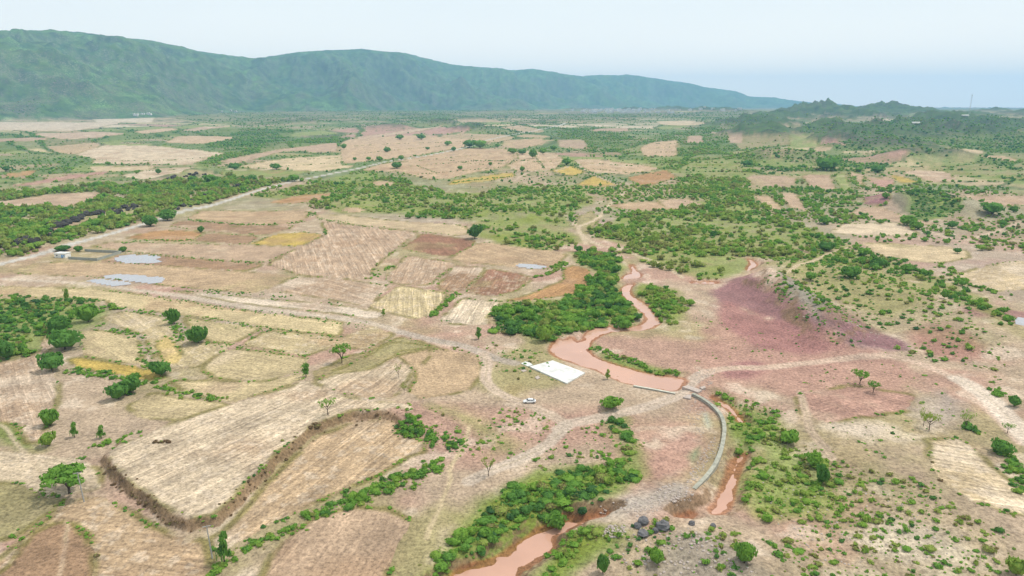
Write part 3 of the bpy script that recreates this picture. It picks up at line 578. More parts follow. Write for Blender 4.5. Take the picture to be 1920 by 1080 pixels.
# ------------------------------------------------------------------ materials
def mat(name):
    m = bpy.data.materials.new(name); m.use_nodes = True; t = m.node_tree; t.nodes.clear()
    o = t.nodes.new("ShaderNodeOutputMaterial"); return m, t, o
def simple(name, col, rough=.8, noise=0.0, nscale=2.0, metal=0.0, bump=0.0, spec=.3):
    m, t, o = mat(name); b = N(t, "ShaderNodeBsdfPrincipled"); b.inputs["Roughness"].default_value = rough; b.inputs["Metallic"].default_value = metal
    b.inputs["Specular IOR Level"].default_value = spec
    if noise:
        g = N(t, "ShaderNodeNewGeometry"); n = N(t, "ShaderNodeTexNoise", i_Scale=nscale, i_Detail=5.0, i_Roughness=.65)
        t.links.new(g.outputs["Position"], n.inputs["Vector"])
        r = N(t, "ShaderNodeValToRGB"); r.color_ramp.elements[0].position = .3; r.color_ramp.elements[1].position = .72
        r.color_ramp.elements[0].color = tuple(c * (1 - noise) for c in col) + (1,); r.color_ramp.elements[1].color = tuple(min(1, c * (1 + noise * .5)) for c in col) + (1,)
        t.links.new(n.outputs[0], r.inputs[0]); t.links.new(r.outputs[0], b.inputs["Base Color"])
        if bump:
            bp = N(t, "ShaderNodeBump", i_Strength=bump, i_Distance=.3); t.links.new(n.outputs[0], bp.inputs["Height"]); t.links.new(bp.outputs[0], b.inputs["Normal"])
    else: b.inputs["Base Color"].default_value = tuple(col) + (1,)
    t.links.new(b.outputs[0], o.inputs[0]); return m
def ground_mat():
    m, t, o = mat("earth"); l = t.links.new
    a = N(t, "ShaderNodeAttribute", attribute_name="earth"); d = N(t, "ShaderNodeAttribute", attribute_name="rows"); v = N(t, "ShaderNodeAttribute", attribute_name="growth")
    g = N(t, "ShaderNodeNewGeometry"); sd = N(t, "ShaderNodeSeparateXYZ"); sp = N(t, "ShaderNodeSeparateXYZ"); l(d.outputs["Vector"], sd.inputs[0]); l(g.outputs["Position"], sp.inputs[0])
    def M(op, a, b=None, c=None):
        n = N(t, "ShaderNodeMath", operation=op)
        for i, q in enumerate((a, b, c)):
            if q is None: continue
            if isinstance(q, (int, float)): n.inputs[i].default_value = q
            else: l(q, n.inputs[i])
        return n.outputs[0]
    X, Y = sp.outputs[0], sp.outputs[1]; dx, dy, st = sd.outputs[0], sd.outputs[1], sd.outputs[2]
    s = M('ADD', M('MULTIPLY', X, dx), M('MULTIPLY', Y, dy)); q = M('SUBTRACT', M('MULTIPLY', Y, dx), M('MULTIPLY', X, dy))
    cb = N(t, "ShaderNodeCombineXYZ"); l(M('MULTIPLY', s, .035), cb.inputs[0]); l(M('MULTIPLY', q, .8), cb.inputs[1])
    n1 = N(t, "ShaderNodeTexNoise", i_Scale=1.0, i_Detail=5.0, i_Roughness=.62, i_Distortion=.5); l(cb.outputs[0], n1.inputs["Vector"])
    r1 = N(t, "ShaderNodeMapRange"); l(n1.outputs[0], r1.inputs[0]); r1.inputs[1].default_value = .32; r1.inputs[2].default_value = .68; r1.inputs[3].default_value = .66; r1.inputs[4].default_value = 1.32
    row = M('ADD', 1.0, M('MULTIPLY', st, M('SUBTRACT', r1.outputs[0], 1.0)))
    ph = M('SINE', M('ADD', M('MULTIPLY', q, .85), M('MULTIPLY', n1.outputs[0], 9.0))); rl = N(t, "ShaderNodeMapRange"); l(ph, rl.inputs[0]); rl.inputs[1].default_value = .88; rl.inputs[2].default_value = .99; rl.inputs[3].default_value = 0; rl.inputs[4].default_value = .30
    row = M('ADD', row, M('MULTIPLY', st, rl.outputs[0]))
    # fine grain of stones, stubble and clods
    n2 = N(t, "ShaderNodeTexNoise", i_Scale=.6, i_Detail=9.0, i_Roughness=.8); l(g.outputs["Position"], n2.inputs["Vector"])
    r2 = N(t, "ShaderNodeMapRange"); l(n2.outputs[0], r2.inputs[0]); r2.inputs[1].default_value = .3; r2.inputs[2].default_value = .7; r2.inputs[3].default_value = .60; r2.inputs[4].default_value = 1.40
    n3 = N(t, "ShaderNodeTexNoise", i_Scale=.09, i_Detail=6.0, i_Roughness=.6); l(g.outputs["Position"], n3.inputs["Vector"])
    r3 = N(t, "ShaderNodeMapRange"); l(n3.outputs[0], r3.inputs[0]); r3.inputs[1].default_value = .35; r3.inputs[2].default_value = .65; r3.inputs[3].default_value = .86; r3.inputs[4].default_value = 1.14
    f = M('MULTIPLY', M('MULTIPLY', row, r2.outputs[0]), r3.outputs[0])
    n6 = N(t, "ShaderNodeTexNoise", i_Scale=1.1, i_Detail=3.0, i_Roughness=.7); l(g.outputs["Position"], n6.inputs["Vector"])
    r6 = N(t, "ShaderNodeMapRange"); l(n6.outputs[0], r6.inputs[0]); r6.inputs[1].default_value = .40; r6.inputs[2].default_value = .48; r6.inputs[3].default_value = .68; r6.inputs[4].default_value = 1.0
    r7 = N(t, "ShaderNodeMapRange"); l(n6.outputs[0], r7.inputs[0]); r7.inputs[1].default_value = .56; r7.inputs[2].default_value = .64; r7.inputs[3].default_value = 1.0; r7.inputs[4].default_value = 1.22
    f = M('MULTIPLY', f, M('MULTIPLY', r6.outputs[0], r7.outputs[0]))
    vm = N(t, "ShaderNodeVectorMath", operation='SCALE'); l(a.outputs["Color"], vm.inputs[0]); l(f, vm.inputs["Scale"])
    # scattered growth too small or too far to stand by itself
    n4 = N(t, "ShaderNodeTexNoise", i_Scale=.11, i_Detail=6.0, i_Roughness=.8); l(g.outputs["Position"], n4.inputs["Vector"])
    th = M('SUBTRACT', .74, M('MULTIPLY', v.outputs["Fac"], .32)); k = N(t, "ShaderNodeMapRange"); l(M('SUBTRACT', n4.outputs[0], th), k.inputs[0]); k.inputs[1].default_value = -.02; k.inputs[2].default_value = .05
    kk = M('MULTIPLY', k.outputs[0], M('MULTIPLY', M('MINIMUM', M('MULTIPLY', v.outputs["Fac"], 3), 1), .85))
    n5 = N(t, "ShaderNodeTexNoise", i_Scale=.02, i_Detail=3.0); l(g.outputs["Position"], n5.inputs["Vector"])
    gr = N(t, "ShaderNodeValToRGB"); gr.color_ramp.elements[0].color = (.035, .07, .03, 1); gr.color_ramp.elements[0].position = .35; gr.color_ramp.elements[1].color = (.085, .16, .035, 1); gr.color_ramp.elements[1].position = .65; l(n5.outputs[0], gr.inputs[0])
    mx = N(t, "ShaderNodeMixRGB"); l(kk, mx.inputs[0]); l(vm.outputs[0], mx.inputs[1]); l(gr.outputs[0], mx.inputs[2])
    b = N(t, "ShaderNodeBsdfPrincipled"); b.inputs["Roughness"].default_value = .95; b.inputs["Specular IOR Level"].default_value = .1; l(mx.outputs[0], b.inputs["Base Color"])
    bp = N(t, "ShaderNodeBump", i_Strength=.8, i_Distance=.6); l(M('ADD', n2.outputs[0], M('MULTIPLY', M('MULTIPLY', st, n1.outputs[0]), .6)), bp.inputs["Height"]); l(bp.outputs[0], b.inputs["Normal"])
    l(b.outputs[0], o.inputs[0]); return m
def leaf_mat():
    m, t, o = mat("leaves"); l = t.links.new
    a = N(t, "ShaderNodeAttribute", attribute_name="tint"); oi = N(t, "ShaderNodeObjectInfo"); sc = N(t, "ShaderNodeSeparateColor"); l(oi.outputs["Color"], sc.inputs[0])
    ad = N(t, "ShaderNodeMath", operation='ADD'); l(a.outputs["Fac"], ad.inputs[0]); l(sc.outputs[0], ad.inputs[1])
    g = N(t, "ShaderNodeNewGeometry"); n = N(t, "ShaderNodeTexNoise", i_Scale=1.9, i_Detail=4.0, i_Roughness=.65); l(g.outputs["Position"], n.inputs["Vector"])
    m1 = N(t, "ShaderNodeMath", operation='MULTIPLY_ADD'); l(n.outputs[0], m1.inputs[0]); m1.inputs[1].default_value = .56; l(ad.outputs[0], m1.inputs[2])
    m2 = N(t, "ShaderNodeMath", operation='SUBTRACT'); l(m1.outputs[0], m2.inputs[0]); m2.inputs[1].default_value = .28
    r = N(t, "ShaderNodeValToRGB"); e = r.color_ramp.elements; e[0].position = 0; e[0].color = (.06, .135, .06, 1); e[1].position = .36; e[1].color = (.125, .275, .06, 1)
    for p, c in ((.62, (.21, .385, .06)), (.85, (.33, .41, .095)), (.93, (.25, .21, .10)), (1.0, (.19, .12, .07))):
        q = e.new(p); q.color = c + (1,)
    l(m2.outputs[0], r.inputs[0])
    b = N(t, "ShaderNodeBsdfDiffuse"); l(r.outputs[0], b.inputs[0]); tr = N(t, "ShaderNodeBsdfTranslucent"); l(r.outputs[0], tr.inputs[0])
    mx = N(t, "ShaderNodeMixShader", i_Fac=.4); l(b.outputs[0], mx.inputs[1]); l(tr.outputs[0], mx.inputs[2]); l(mx.outputs[0], o.inputs[0]); return m
def water_mat(name, col, rough, nsc, bump):
    m, t, o = mat(name); l = t.links.new; g = N(t, "ShaderNodeNewGeometry"); n = N(t, "ShaderNodeTexNoise", i_Scale=nsc, i_Detail=4.0); l(g.outputs["Position"], n.inputs["Vector"])
    n2 = N(t, "ShaderNodeTexNoise", i_Scale=.06, i_Detail=3.0); l(g.outputs["Position"], n2.inputs["Vector"])
    r = N(t, "ShaderNodeValToRGB"); r.color_ramp.elements[0].position = .35; r.color_ramp.elements[1].position = .7
    r.color_ramp.elements[0].color = tuple(c * .88 for c in col) + (1,); r.color_ramp.elements[1].color = tuple(c * 1.06 for c in col) + (1,); l(n2.outputs[0], r.inputs[0])
    b = N(t, "ShaderNodeBsdfPrincipled"); l(r.outputs[0], b.inputs["Base Color"]); b.inputs["Specular IOR Level"].default_value = .5; rr_ = N(t, "ShaderNodeMapRange"); l(n2.outputs[0], rr_.inputs[0]); rr_.inputs[1].default_value = .42; rr_.inputs[2].default_value = .6; rr_.inputs[3].default_value = rough * .4; rr_.inputs[4].default_value = rough + .25; l(rr_.outputs[0], b.inputs["Roughness"])
    bp = N(t, "ShaderNodeBump", i_Strength=bump, i_Distance=.05); l(n.outputs[0], bp.inputs["Height"]); l(bp.outputs[0], b.inputs["Normal"]); l(b.outputs[0], o.inputs[0]); return m
M_EARTH = ground_mat(); M_LEAF = leaf_mat()
M_WATER = water_mat("muddy_water", (.53, .305, .22), .10, .8, .25); M_PUDDLE = water_mat("puddle_water", (.36, .35, .37), .08, 1.2, .1)
M_BARK = simple("bark", (.10, .075, .055), .9, .35, 6); M_CONC = simple("old_concrete", (.40, .39, .33), .85, .35, .9, bump=.3)
M_SLAB = simple("white_concrete", (.68, .68, .65), .8, .32, .3); M_WALL = simple("grey_block_wall", (.33, .34, .30), .9, .25, .8)
M_STONE = simple("pale_stone", (.46, .385, .34), .85, .25, 1.2, bump=.3); M_ROCK = simple("grey_rock", (.15, .145, .15), .9, .45, .9, bump=.8); M_DARKROCK = simple("dark_rock", (.055, .05, .042), .9, .5, .5, bump=.8)
M_PAINT = simple("white_car_paint", (.82, .82, .82), .25, spec=.5); M_GLASS = simple("dark_car_glass", (.03, .035, .045), .08, spec=.5); M_TYRE = simple("tyre_rubber", (.02, .02, .02), .8); M_RIM = simple("wheel_metal", (.4, .4, .42), .35, metal=.8); M_LAMP = simple("lamp_glass", (.35, .4, .42), .1); M_RED = simple("red_lamp", (.4, .03, .03), .2)
M_WASH = simple("whitewash", (.75, .74, .70), .85, .15, .6); M_HOUSE = simple("house_wall", (.74, .72, .68), .9, .25, .05); M_ROOF = simple("house_roof", (.50, .46, .42), .9, .2, .05); M_BLUE = simple("blue_paint", (.12, .33, .62), .5); M_POLE = simple("pole_concrete", (.36, .36, .35), .8, .2, 2); M_STEEL = simple("galvanised_steel", (.5, .52, .52), .4, .15, 3, metal=.6); M_WIRE = simple("insulator", (.3, .22, .18), .4)
# ------------------------------------------------------------------ object helpers
def mesh_np(name, V, F, mats=None, smooth=False):
    me = bpy.data.meshes.new(name); V = np.asarray(V, np.float32); me.vertices.add(len(V)); me.vertices.foreach_set("co", V.ravel())
    F = np.asarray(F, np.int32); k = F.shape[1]; me.loops.add(F.size); me.loops.foreach_set("vertex_index", F.ravel()); me.polygons.add(len(F))
    me.polygons.foreach_set("loop_start", np.arange(0, F.size, k, dtype=np.int32))
    me.update(calc_edges=True)
    me.polygons.foreach_set("use_smooth", np.full(len(F), smooth))
    for m in mats or (): me.materials.append(m)
    return me
def mesh_py(name, V, F, m, smooth=False):
    me = bpy.data.meshes.new(name); me.from_pydata([tuple(map(float, v)) for v in V], [], [tuple(map(int, f)) for f in F]); me.materials.append(m)
    if smooth: me.polygons.foreach_set("use_smooth", [True] * len(me.polygons))
    me.update(); return me
def link(name, data, parent=None):
    o = bpy.data.objects.new(name, data); COL.objects.link(o)
    if parent is not None: o.parent = parent
    return o
def tag(o, label=None, cat=None, group=None, kind=None):
    for k, v in (("label", label), ("category", cat), ("group", group), ("kind", kind)):
        if v: o[k] = v
    return o
def thing(name, label, cat, loc, rz=0, group=None, sc=None):
    o = link(name, None); o.location = loc; o.rotation_euler = (0, 0, rz); o.empty_display_size = .3
    if sc is not None: o.scale = sc
    return tag(o, label, cat, group)
class MB:
    def __init__(s): s.v = []; s.f = []
    def add(s, V, F):
        b = len(s.v); s.v += [tuple(v) for v in V]; s.f += [tuple(i + b for i in f) for f in F]; return s
    def box(s, c, d, rz=0, taper=1.0):
        x, y, z = d[0] / 2, d[1] / 2, d[2] / 2; V = []
        for k in (-1, 1):
            q = 1 if k < 0 else taper
            for a, b in ((-1, -1), (1, -1), (1, 1), (-1, 1)):
                px, py = a * x * q, b * y * q
                V.append((c[0] + px * math.cos(rz) - py * math.sin(rz), c[1] + px * math.sin(rz) + py * math.cos(rz), c[2] + k * z))
        return s.add(V, [(3, 2, 1, 0), (4, 5, 6, 7), (0, 1, 5, 4), (1, 2, 6, 5), (2, 3, 7, 6), (3, 0, 4, 7)])
    def tube(s, p0, p1, r0, r1, n=6):
        a = Vector(p0); b = Vector(p1); d = (b - a).normalized(); u = d.orthogonal().normalized(); w = d.cross(u); V = []
        for p, r in ((a, r0), (b, r1)):
            for i in range(n):
                t = 2 * math.pi * i / n; V.append(p + (u * math.cos(t) + w * math.sin(t)) * r)
        return s.add(V, [(i, (i + 1) % n, n + (i + 1) % n, n + i) for i in range(n)] + [tuple(range(n - 1, -1, -1)), tuple(range(n, 2 * n))])
    def prism(s, pts, z0, z1):
        n = len(pts); V = [(x, y, z0) for x, y in pts] + [(x, y, z1) for x, y in pts]
        return s.add(V, [(i, (i + 1) % n, n + (i + 1) % n, n + i) for i in range(n)] + [tuple(range(n - 1, -1, -1)), tuple(range(n, 2 * n))])
    def build(s, name, m, parent=None, smooth=False): return link(name, mesh_py(name, s.v, s.f, m, smooth), parent)
def ico(sub, seed, amp=.25, sq=(1, 1, 1)):
    import bmesh
    bm = bmesh.new(); bmesh.ops.create_icosphere(bm, subdivisions=sub, radius=1); V = np.array([v.co[:] for v in bm.verts]); F = np.array([[v.index for v in f.verts] for f in bm.faces]); bm.free()
    n = fbm(V[:, 0] * 1.7 + 10 * seed + V[:, 2], V[:, 1] * 1.7 + 5 * V[:, 2], 1.0, 3, seed)
    V = V * (1 + (n - .5)[:, None] * 2 * amp); return V * np.array(sq), F
# ------------------------------------------------------------------ the land
rr = [92.0]
while rr[-1] < 15600:
    r = rr[-1]; a = math.atan(100 / r); px = FOC * (100 / (r * r + 1e4)) / math.cos(a - PITCH) ** 2
    cap = 32 if r < 4000 else (28 if r < 8600 else 95)
    rr.append(r + min(2.3 / px, cap))
rr = np.array([3., 30., 60.] + rr + [16000.])
AZM = math.radians(44.5)
az = np.concatenate([np.linspace(-math.pi, -AZM, 26)[:-1], np.linspace(-AZM, AZM, 890), np.linspace(AZM, math.pi, 26)[1:]])
R, A = np.meshgrid(rr, az, indexing='ij'); gx = (R * np.sin(A)).ravel(); gy = (R * np.cos(A)).ravel()
gzv = height(gx, gy); nr, na = R.shape
Z2 = gzv.reshape(nr, na)
dr = np.gradient(Z2, axis=0) / np.gradient(R, axis=0); da = np.gradient(Z2, axis=1) / (R * np.gradient(A, axis=1)); slope = np.hypot(dr, da).ravel()
col, dirv, veg, cid = paint(gx, gy, gzv, slope)
ii, jj = np.meshgrid(np.arange(nr - 1), np.arange(na - 1), indexing='ij'); q0 = (ii * na + jj).ravel(); Q = np.stack([q0, q0 + 1, q0 + na + 1, q0 + na], 1)[:, ::-1]
Q = Q[:, ::-1]
fc = Q[:, 0]; rF = np.hypot(gx[fc], gy[fc]); mtF = np.zeros(len(Q)); fm = rF > 3000; mtF[fm] = mount(gx[fc][fm], gy[fc][fm], rF[fm])[1]
fid = cid[fc].copy()
upF = gzv[fc] - plain(rF)
fid[(upF > 14) & (rF > 1500)] = 1001; fid[mtF > .012] = 1000
P3 = np.stack([gx, gy, gzv], 1)
def land(name, faces, label=None):
    u, inv = np.unique(faces.ravel(), return_inverse=True); me = mesh_np(name, P3[u], inv.reshape(-1, 4), [M_EARTH], True)
    c = me.attributes.new("earth", 'FLOAT_COLOR', 'POINT'); c.data.foreach_set("color", np.concatenate([col[u], np.ones((len(u), 1))], 1).astype(np.float32).ravel())
    d = me.attributes.new("rows", 'FLOAT_VECTOR', 'POINT'); d.data.foreach_set("vector", dirv[u].astype(np.float32).ravel())
    v = me.attributes.new("growth", 'FLOAT', 'POINT'); v.data.foreach_set("value", veg[u].astype(np.float32))
    return tag(link(name, me), label, None, None, "structure")
land("ground", Q[(fid == 0)], "open ground of pink and tan earth with scrub")
land("mountain_ridge", Q[fid == 1000], "long green mountain ridge fading to blue haze")
land("hills", Q[fid == 1001], "low dark rocky hills on the valley floor")
for k in range(len(FW)):
    s = fid == k + 1
    if s.any(): land("field", Q[s])
for k, (kind, w, c, P) in enumerate(PW):
    s = fid == -1 - k
    if s.any(): land(kind, Q[s])
gF = np.stack([gx[fc], gy[fc]], 1)
for nm, lv, P in WATW:
    m = near(gF[:, 0], gF[:, 1], P, 4); d = segdist(gF[m, 0], gF[m, 1], P, True); d = np.where(inside(gF[m, 0], gF[m, 1], P), -d, d)
    f = Q[m[d < 3.0]]
    if not len(f): continue
    u, inv = np.unique(f.ravel(), return_inverse=True); V = P3[u].copy(); V[:, 2] = lv if nm == "stream" else lv + .0
    tag(link(nm, mesh_np(nm, V, inv.reshape(-1, 4), [M_WATER if nm == "stream" else M_PUDDLE], True)), None, None, None, "structure")
# ------------------------------------------------------------------ growth: leaf shapes
def leafcloud(n, size, seed, lobes=5, core=2, flatz=.0, coreamp=.3):
    """unit bush: radius 1, height 1, standing on z = 0"""
    g = np.random.default_rng(seed); V = []; F = []
    cs = [np.array([0, 0, .45, .75])] + [np.array([math.cos(a) * d, math.sin(a) * d, g.uniform(.3, .62), g.uniform(.38, .55)]) for a, d in zip(g.uniform(0, 6.28, lobes), g.uniform(.35, .72, lobes))]
    if core:
        cv, cf = ico(core, seed % 50 + 1, coreamp)
        cv = cv * np.array([.84, .84, .42]) + np.array([0, 0, .42]); V.append(cv); F.append(np.concatenate([cf, cf[:, 2:3]], 1))
    b = len(V[0]) if V else 0; q = []
    for i in range(n):
        c = cs[g.integers(len(cs))]; d = g.normal(size=3); d /= np.linalg.norm(d); d[2] = abs(d[2]) * .95 - .2
        p = c[:3] + d * c[3] * np.array([1, 1, .75]) * g.uniform(.84, 1.2); p[2] = max(p[2], .04)
        nn = d + g.normal(size=3) * .55 + np.array([0, 0, .2]); nn /= np.linalg.norm(nn); u = np.cross(nn, g.normal(size=3)); u /= np.linalg.norm(u); w = np.cross(nn, u); s = size * g.uniform(.6, 1.4)
        q.append([p - u * s - w * s * .5, p + u * s * .9 - w * s * .7, p + u * s + w * s * .6 + nn * s * .3, p - u * s * .8 + w * s * .7]) 
    V.append(np.array(q).reshape(-1, 3)); F.append(np.arange(4 * n).reshape(-1, 4) + b)
    V = np.concatenate(V); V[:, 2] *= 1 / 1.0
    return V, np.concatenate(F)
def triify(F):
    t = F[:, 2] == F[:, 3]; a = F[:, :3]; b = F[~t][:, [0, 2, 3]]; return np.concatenate([a, b])
B0 = [leafcloud(300, .108, 10 + i, 6, 2) for i in range(6)]
B1 = [leafcloud(38, .26, 30 + i, 4, 1, coreamp=.35) for i in range(6)]
B2 = [leafcloud(22, .34, 50 + i, 3, 1, coreamp=.5) for i in range(6)]
def blob(seed):
    V, F = ico(1, seed, .5); g = np.random.default_rng(seed); V = V * g.uniform(.8, 1.15, (len(V), 1)) * np.array([1, 1, .55]) + np.array([0, 0, .42]); return V, np.concatenate([F, F[:, 2:3]], 1)
B3 = [blob(70 + i) for i in range(5)]
def leaf_mesh(name, vf):
    me = mesh_np(name, vf[0], triify(vf[1]), [M_LEAF]); return me
BM0 = [leaf_mesh("bush", b) for b in B0]; BM1 = [leaf_mesh("bush", b) for b in B1]
# trees: unit crown radius 1, height 1
def tree_shape(kind, seed, dense):
    g = np.random.default_rng(seed); rd = random.Random(seed); t = MB(); tips = []
    if kind == "acacia":
        t.tube((0, 0, -.05), (.02, .01, .22), .05, .042); n = 5
        for i in range(n):
            a = 6.28 * i / n + rd.uniform(-.4, .4); r = rd.uniform(.28, .5); m = (math.cos(a) * r * .6, math.sin(a) * r * .6, .48 + rd.uniform(-.05, .05)); t.tube((.02, .01, .2), m, .034, .022, 5)
            for j in range(3):
                b = a + rd.uniform(-.7, .7); q = rd.uniform(.45, .85); e = (math.cos(b) * q, math.sin(b) * q, .72 + .13 * (1 - q) + rd.uniform(-.06, .05)); t.tube(m, e, .018, .007, 4); tips.append(e)
        tips += [(math.cos(a) * d, math.sin(a) * d, .84 + rd.uniform(-.05, .05)) for a, d in ((rd.uniform(0, 6.28), rd.uniform(0, .4)) for _ in range(4))]
        rad, rz, sz = .30, .10, .055
    elif kind == "thin":
        t.tube((0, 0, -.05), (.03, 0, .3), .05, .035); 
        for i in range(7):
            a = 6.28 * i / 7 + rd.uniform(-.3, .3); z0 = rd.uniform(.22, .45); e = (math.cos(a) * rd.uniform(.5, .9), math.sin(a) * rd.uniform(.5, .9), rd.uniform(.6, .98)); t.tube((.02, 0, z0), e, .022, .006, 4); tips.append(e); tips.append(tuple(.6 * q + .4 * w for q, w in zip(e, (0, 0, .5))))
        rad, rz, sz = .26, .13, .05
    elif kind == "upright":
        t.tube((0, 0, -.05), (0, 0, .6), .09, .04); tips = [(math.cos(a) * d, math.sin(a) * d, z) for a, d, z in ((rd.uniform(0, 6.28), rd.uniform(.1, .55), rd.uniform(.25, .9)) for _ in range(16))]; rad, rz, sz = .42, .12, .09
    else:
        t.tube((0, 0, -.05), (.03, .02, .35), .07, .05)
        for i in range(4):
            a = 1.57 * i + rd.uniform(-.4, .4); t.tube((.03, .02, .3), (math.cos(a) * .4, math.sin(a) * .4, .6), .035, .015, 4)
        for i in range(15):
            a = rd.uniform(0, 6.28); d = math.sqrt(rd.random()) * .66; tips.append((math.cos(a) * d, math.sin(a) * d, .2 + .6 * (1 - d * d) * rd.uniform(.25, 1.05)))
        rad, rz, sz = .38, .19, .085
    if kind == "round":
        V, F = leafcloud(dense, .15, seed, 7, 2, coreamp=.35); V = V * np.array([1, 1, .88]) + np.array([0, 0, .12])
        return mesh_py("trunk", t.v, t.f, M_BARK, True), mesh_np("crown", V, triify(F), [M_LEAF])
    V = []; per = dense // len(tips) + 1
    for p in tips:
        k = rd.uniform(.7, 1.25)
        for i in range(per):
            d = g.normal(size=3); d /= np.linalg.norm(d); d *= g.uniform(.45, 1.0); c = np.array(p) + d * np.array([rad, rad, rz]) * k
            nn = d + g.normal(size=3) * .35 + np.array([0, 0, .45]); nn /= np.linalg.norm(nn); u = np.cross(nn, g.normal(size=3)); u /= np.linalg.norm(u); w = np.cross(nn, u); s = sz * g.uniform(.6, 1.35)
            V += [c - u * s - w * s * .6, c + u * s - w * s * .6, c + u * s * .8 + w * s * .7, c - u * s * .8 + w * s * .7]
    V = np.array(V) * np.array([1, 1, 1.0]); F = np.arange(len(V)).reshape(-1, 4)
    return mesh_py("trunk", t.v, t.f, M_BARK, True), mesh_np("crown", V, F, [M_LEAF])
TREES = {"acacia": [tree_shape("acacia", 3, 520), tree_shape("acacia", 4, 420)], "big": [tree_shape("acacia", 9, 1500)], "thin": [tree_shape("thin", 5, 130), tree_shape("thin", 6, 170)],
         "upright": [tree_shape("upright", 7, 420)], "round": [tree_shape("round", 11 + i, 320) for i in range(3)], "wood": [tree_shape("round", 21 + i, 120) for i in range(5)]}
def tree_at(kind, x, y, rad, hgt, tint, label, cat="tree", group=None, name="tree"):
    tr, cr = random.choice(TREES[kind]); z = gz(x, y)
    o = thing(name, label, cat, (x, y, z), random.uniform(0, 6.28), group, (rad, rad, hgt))
    link("trunk", tr, o); c = link("crown", cr, o); c.color = (min(.85, tint + .1), 0, 0, 1); return o
def tree_px(kind, u, v, wpx, hpx, tint, label, **kw):
    p = ground([(u, v)])[0]; z = gz(*p); d = depth_of(p[0], p[1], z); dep = math.atan2(CAMZ - z, p[1])
    rad = wpx * d / FOC / 2; hgt = max(rad * 1.25 if kind == 'wood' else .6, (hpx * d / FOC - rad * .5 * math.sin(dep)) / math.cos(dep))
    return tree_at(kind, p[0], p[1], rad, hgt, tint, label, **kw)
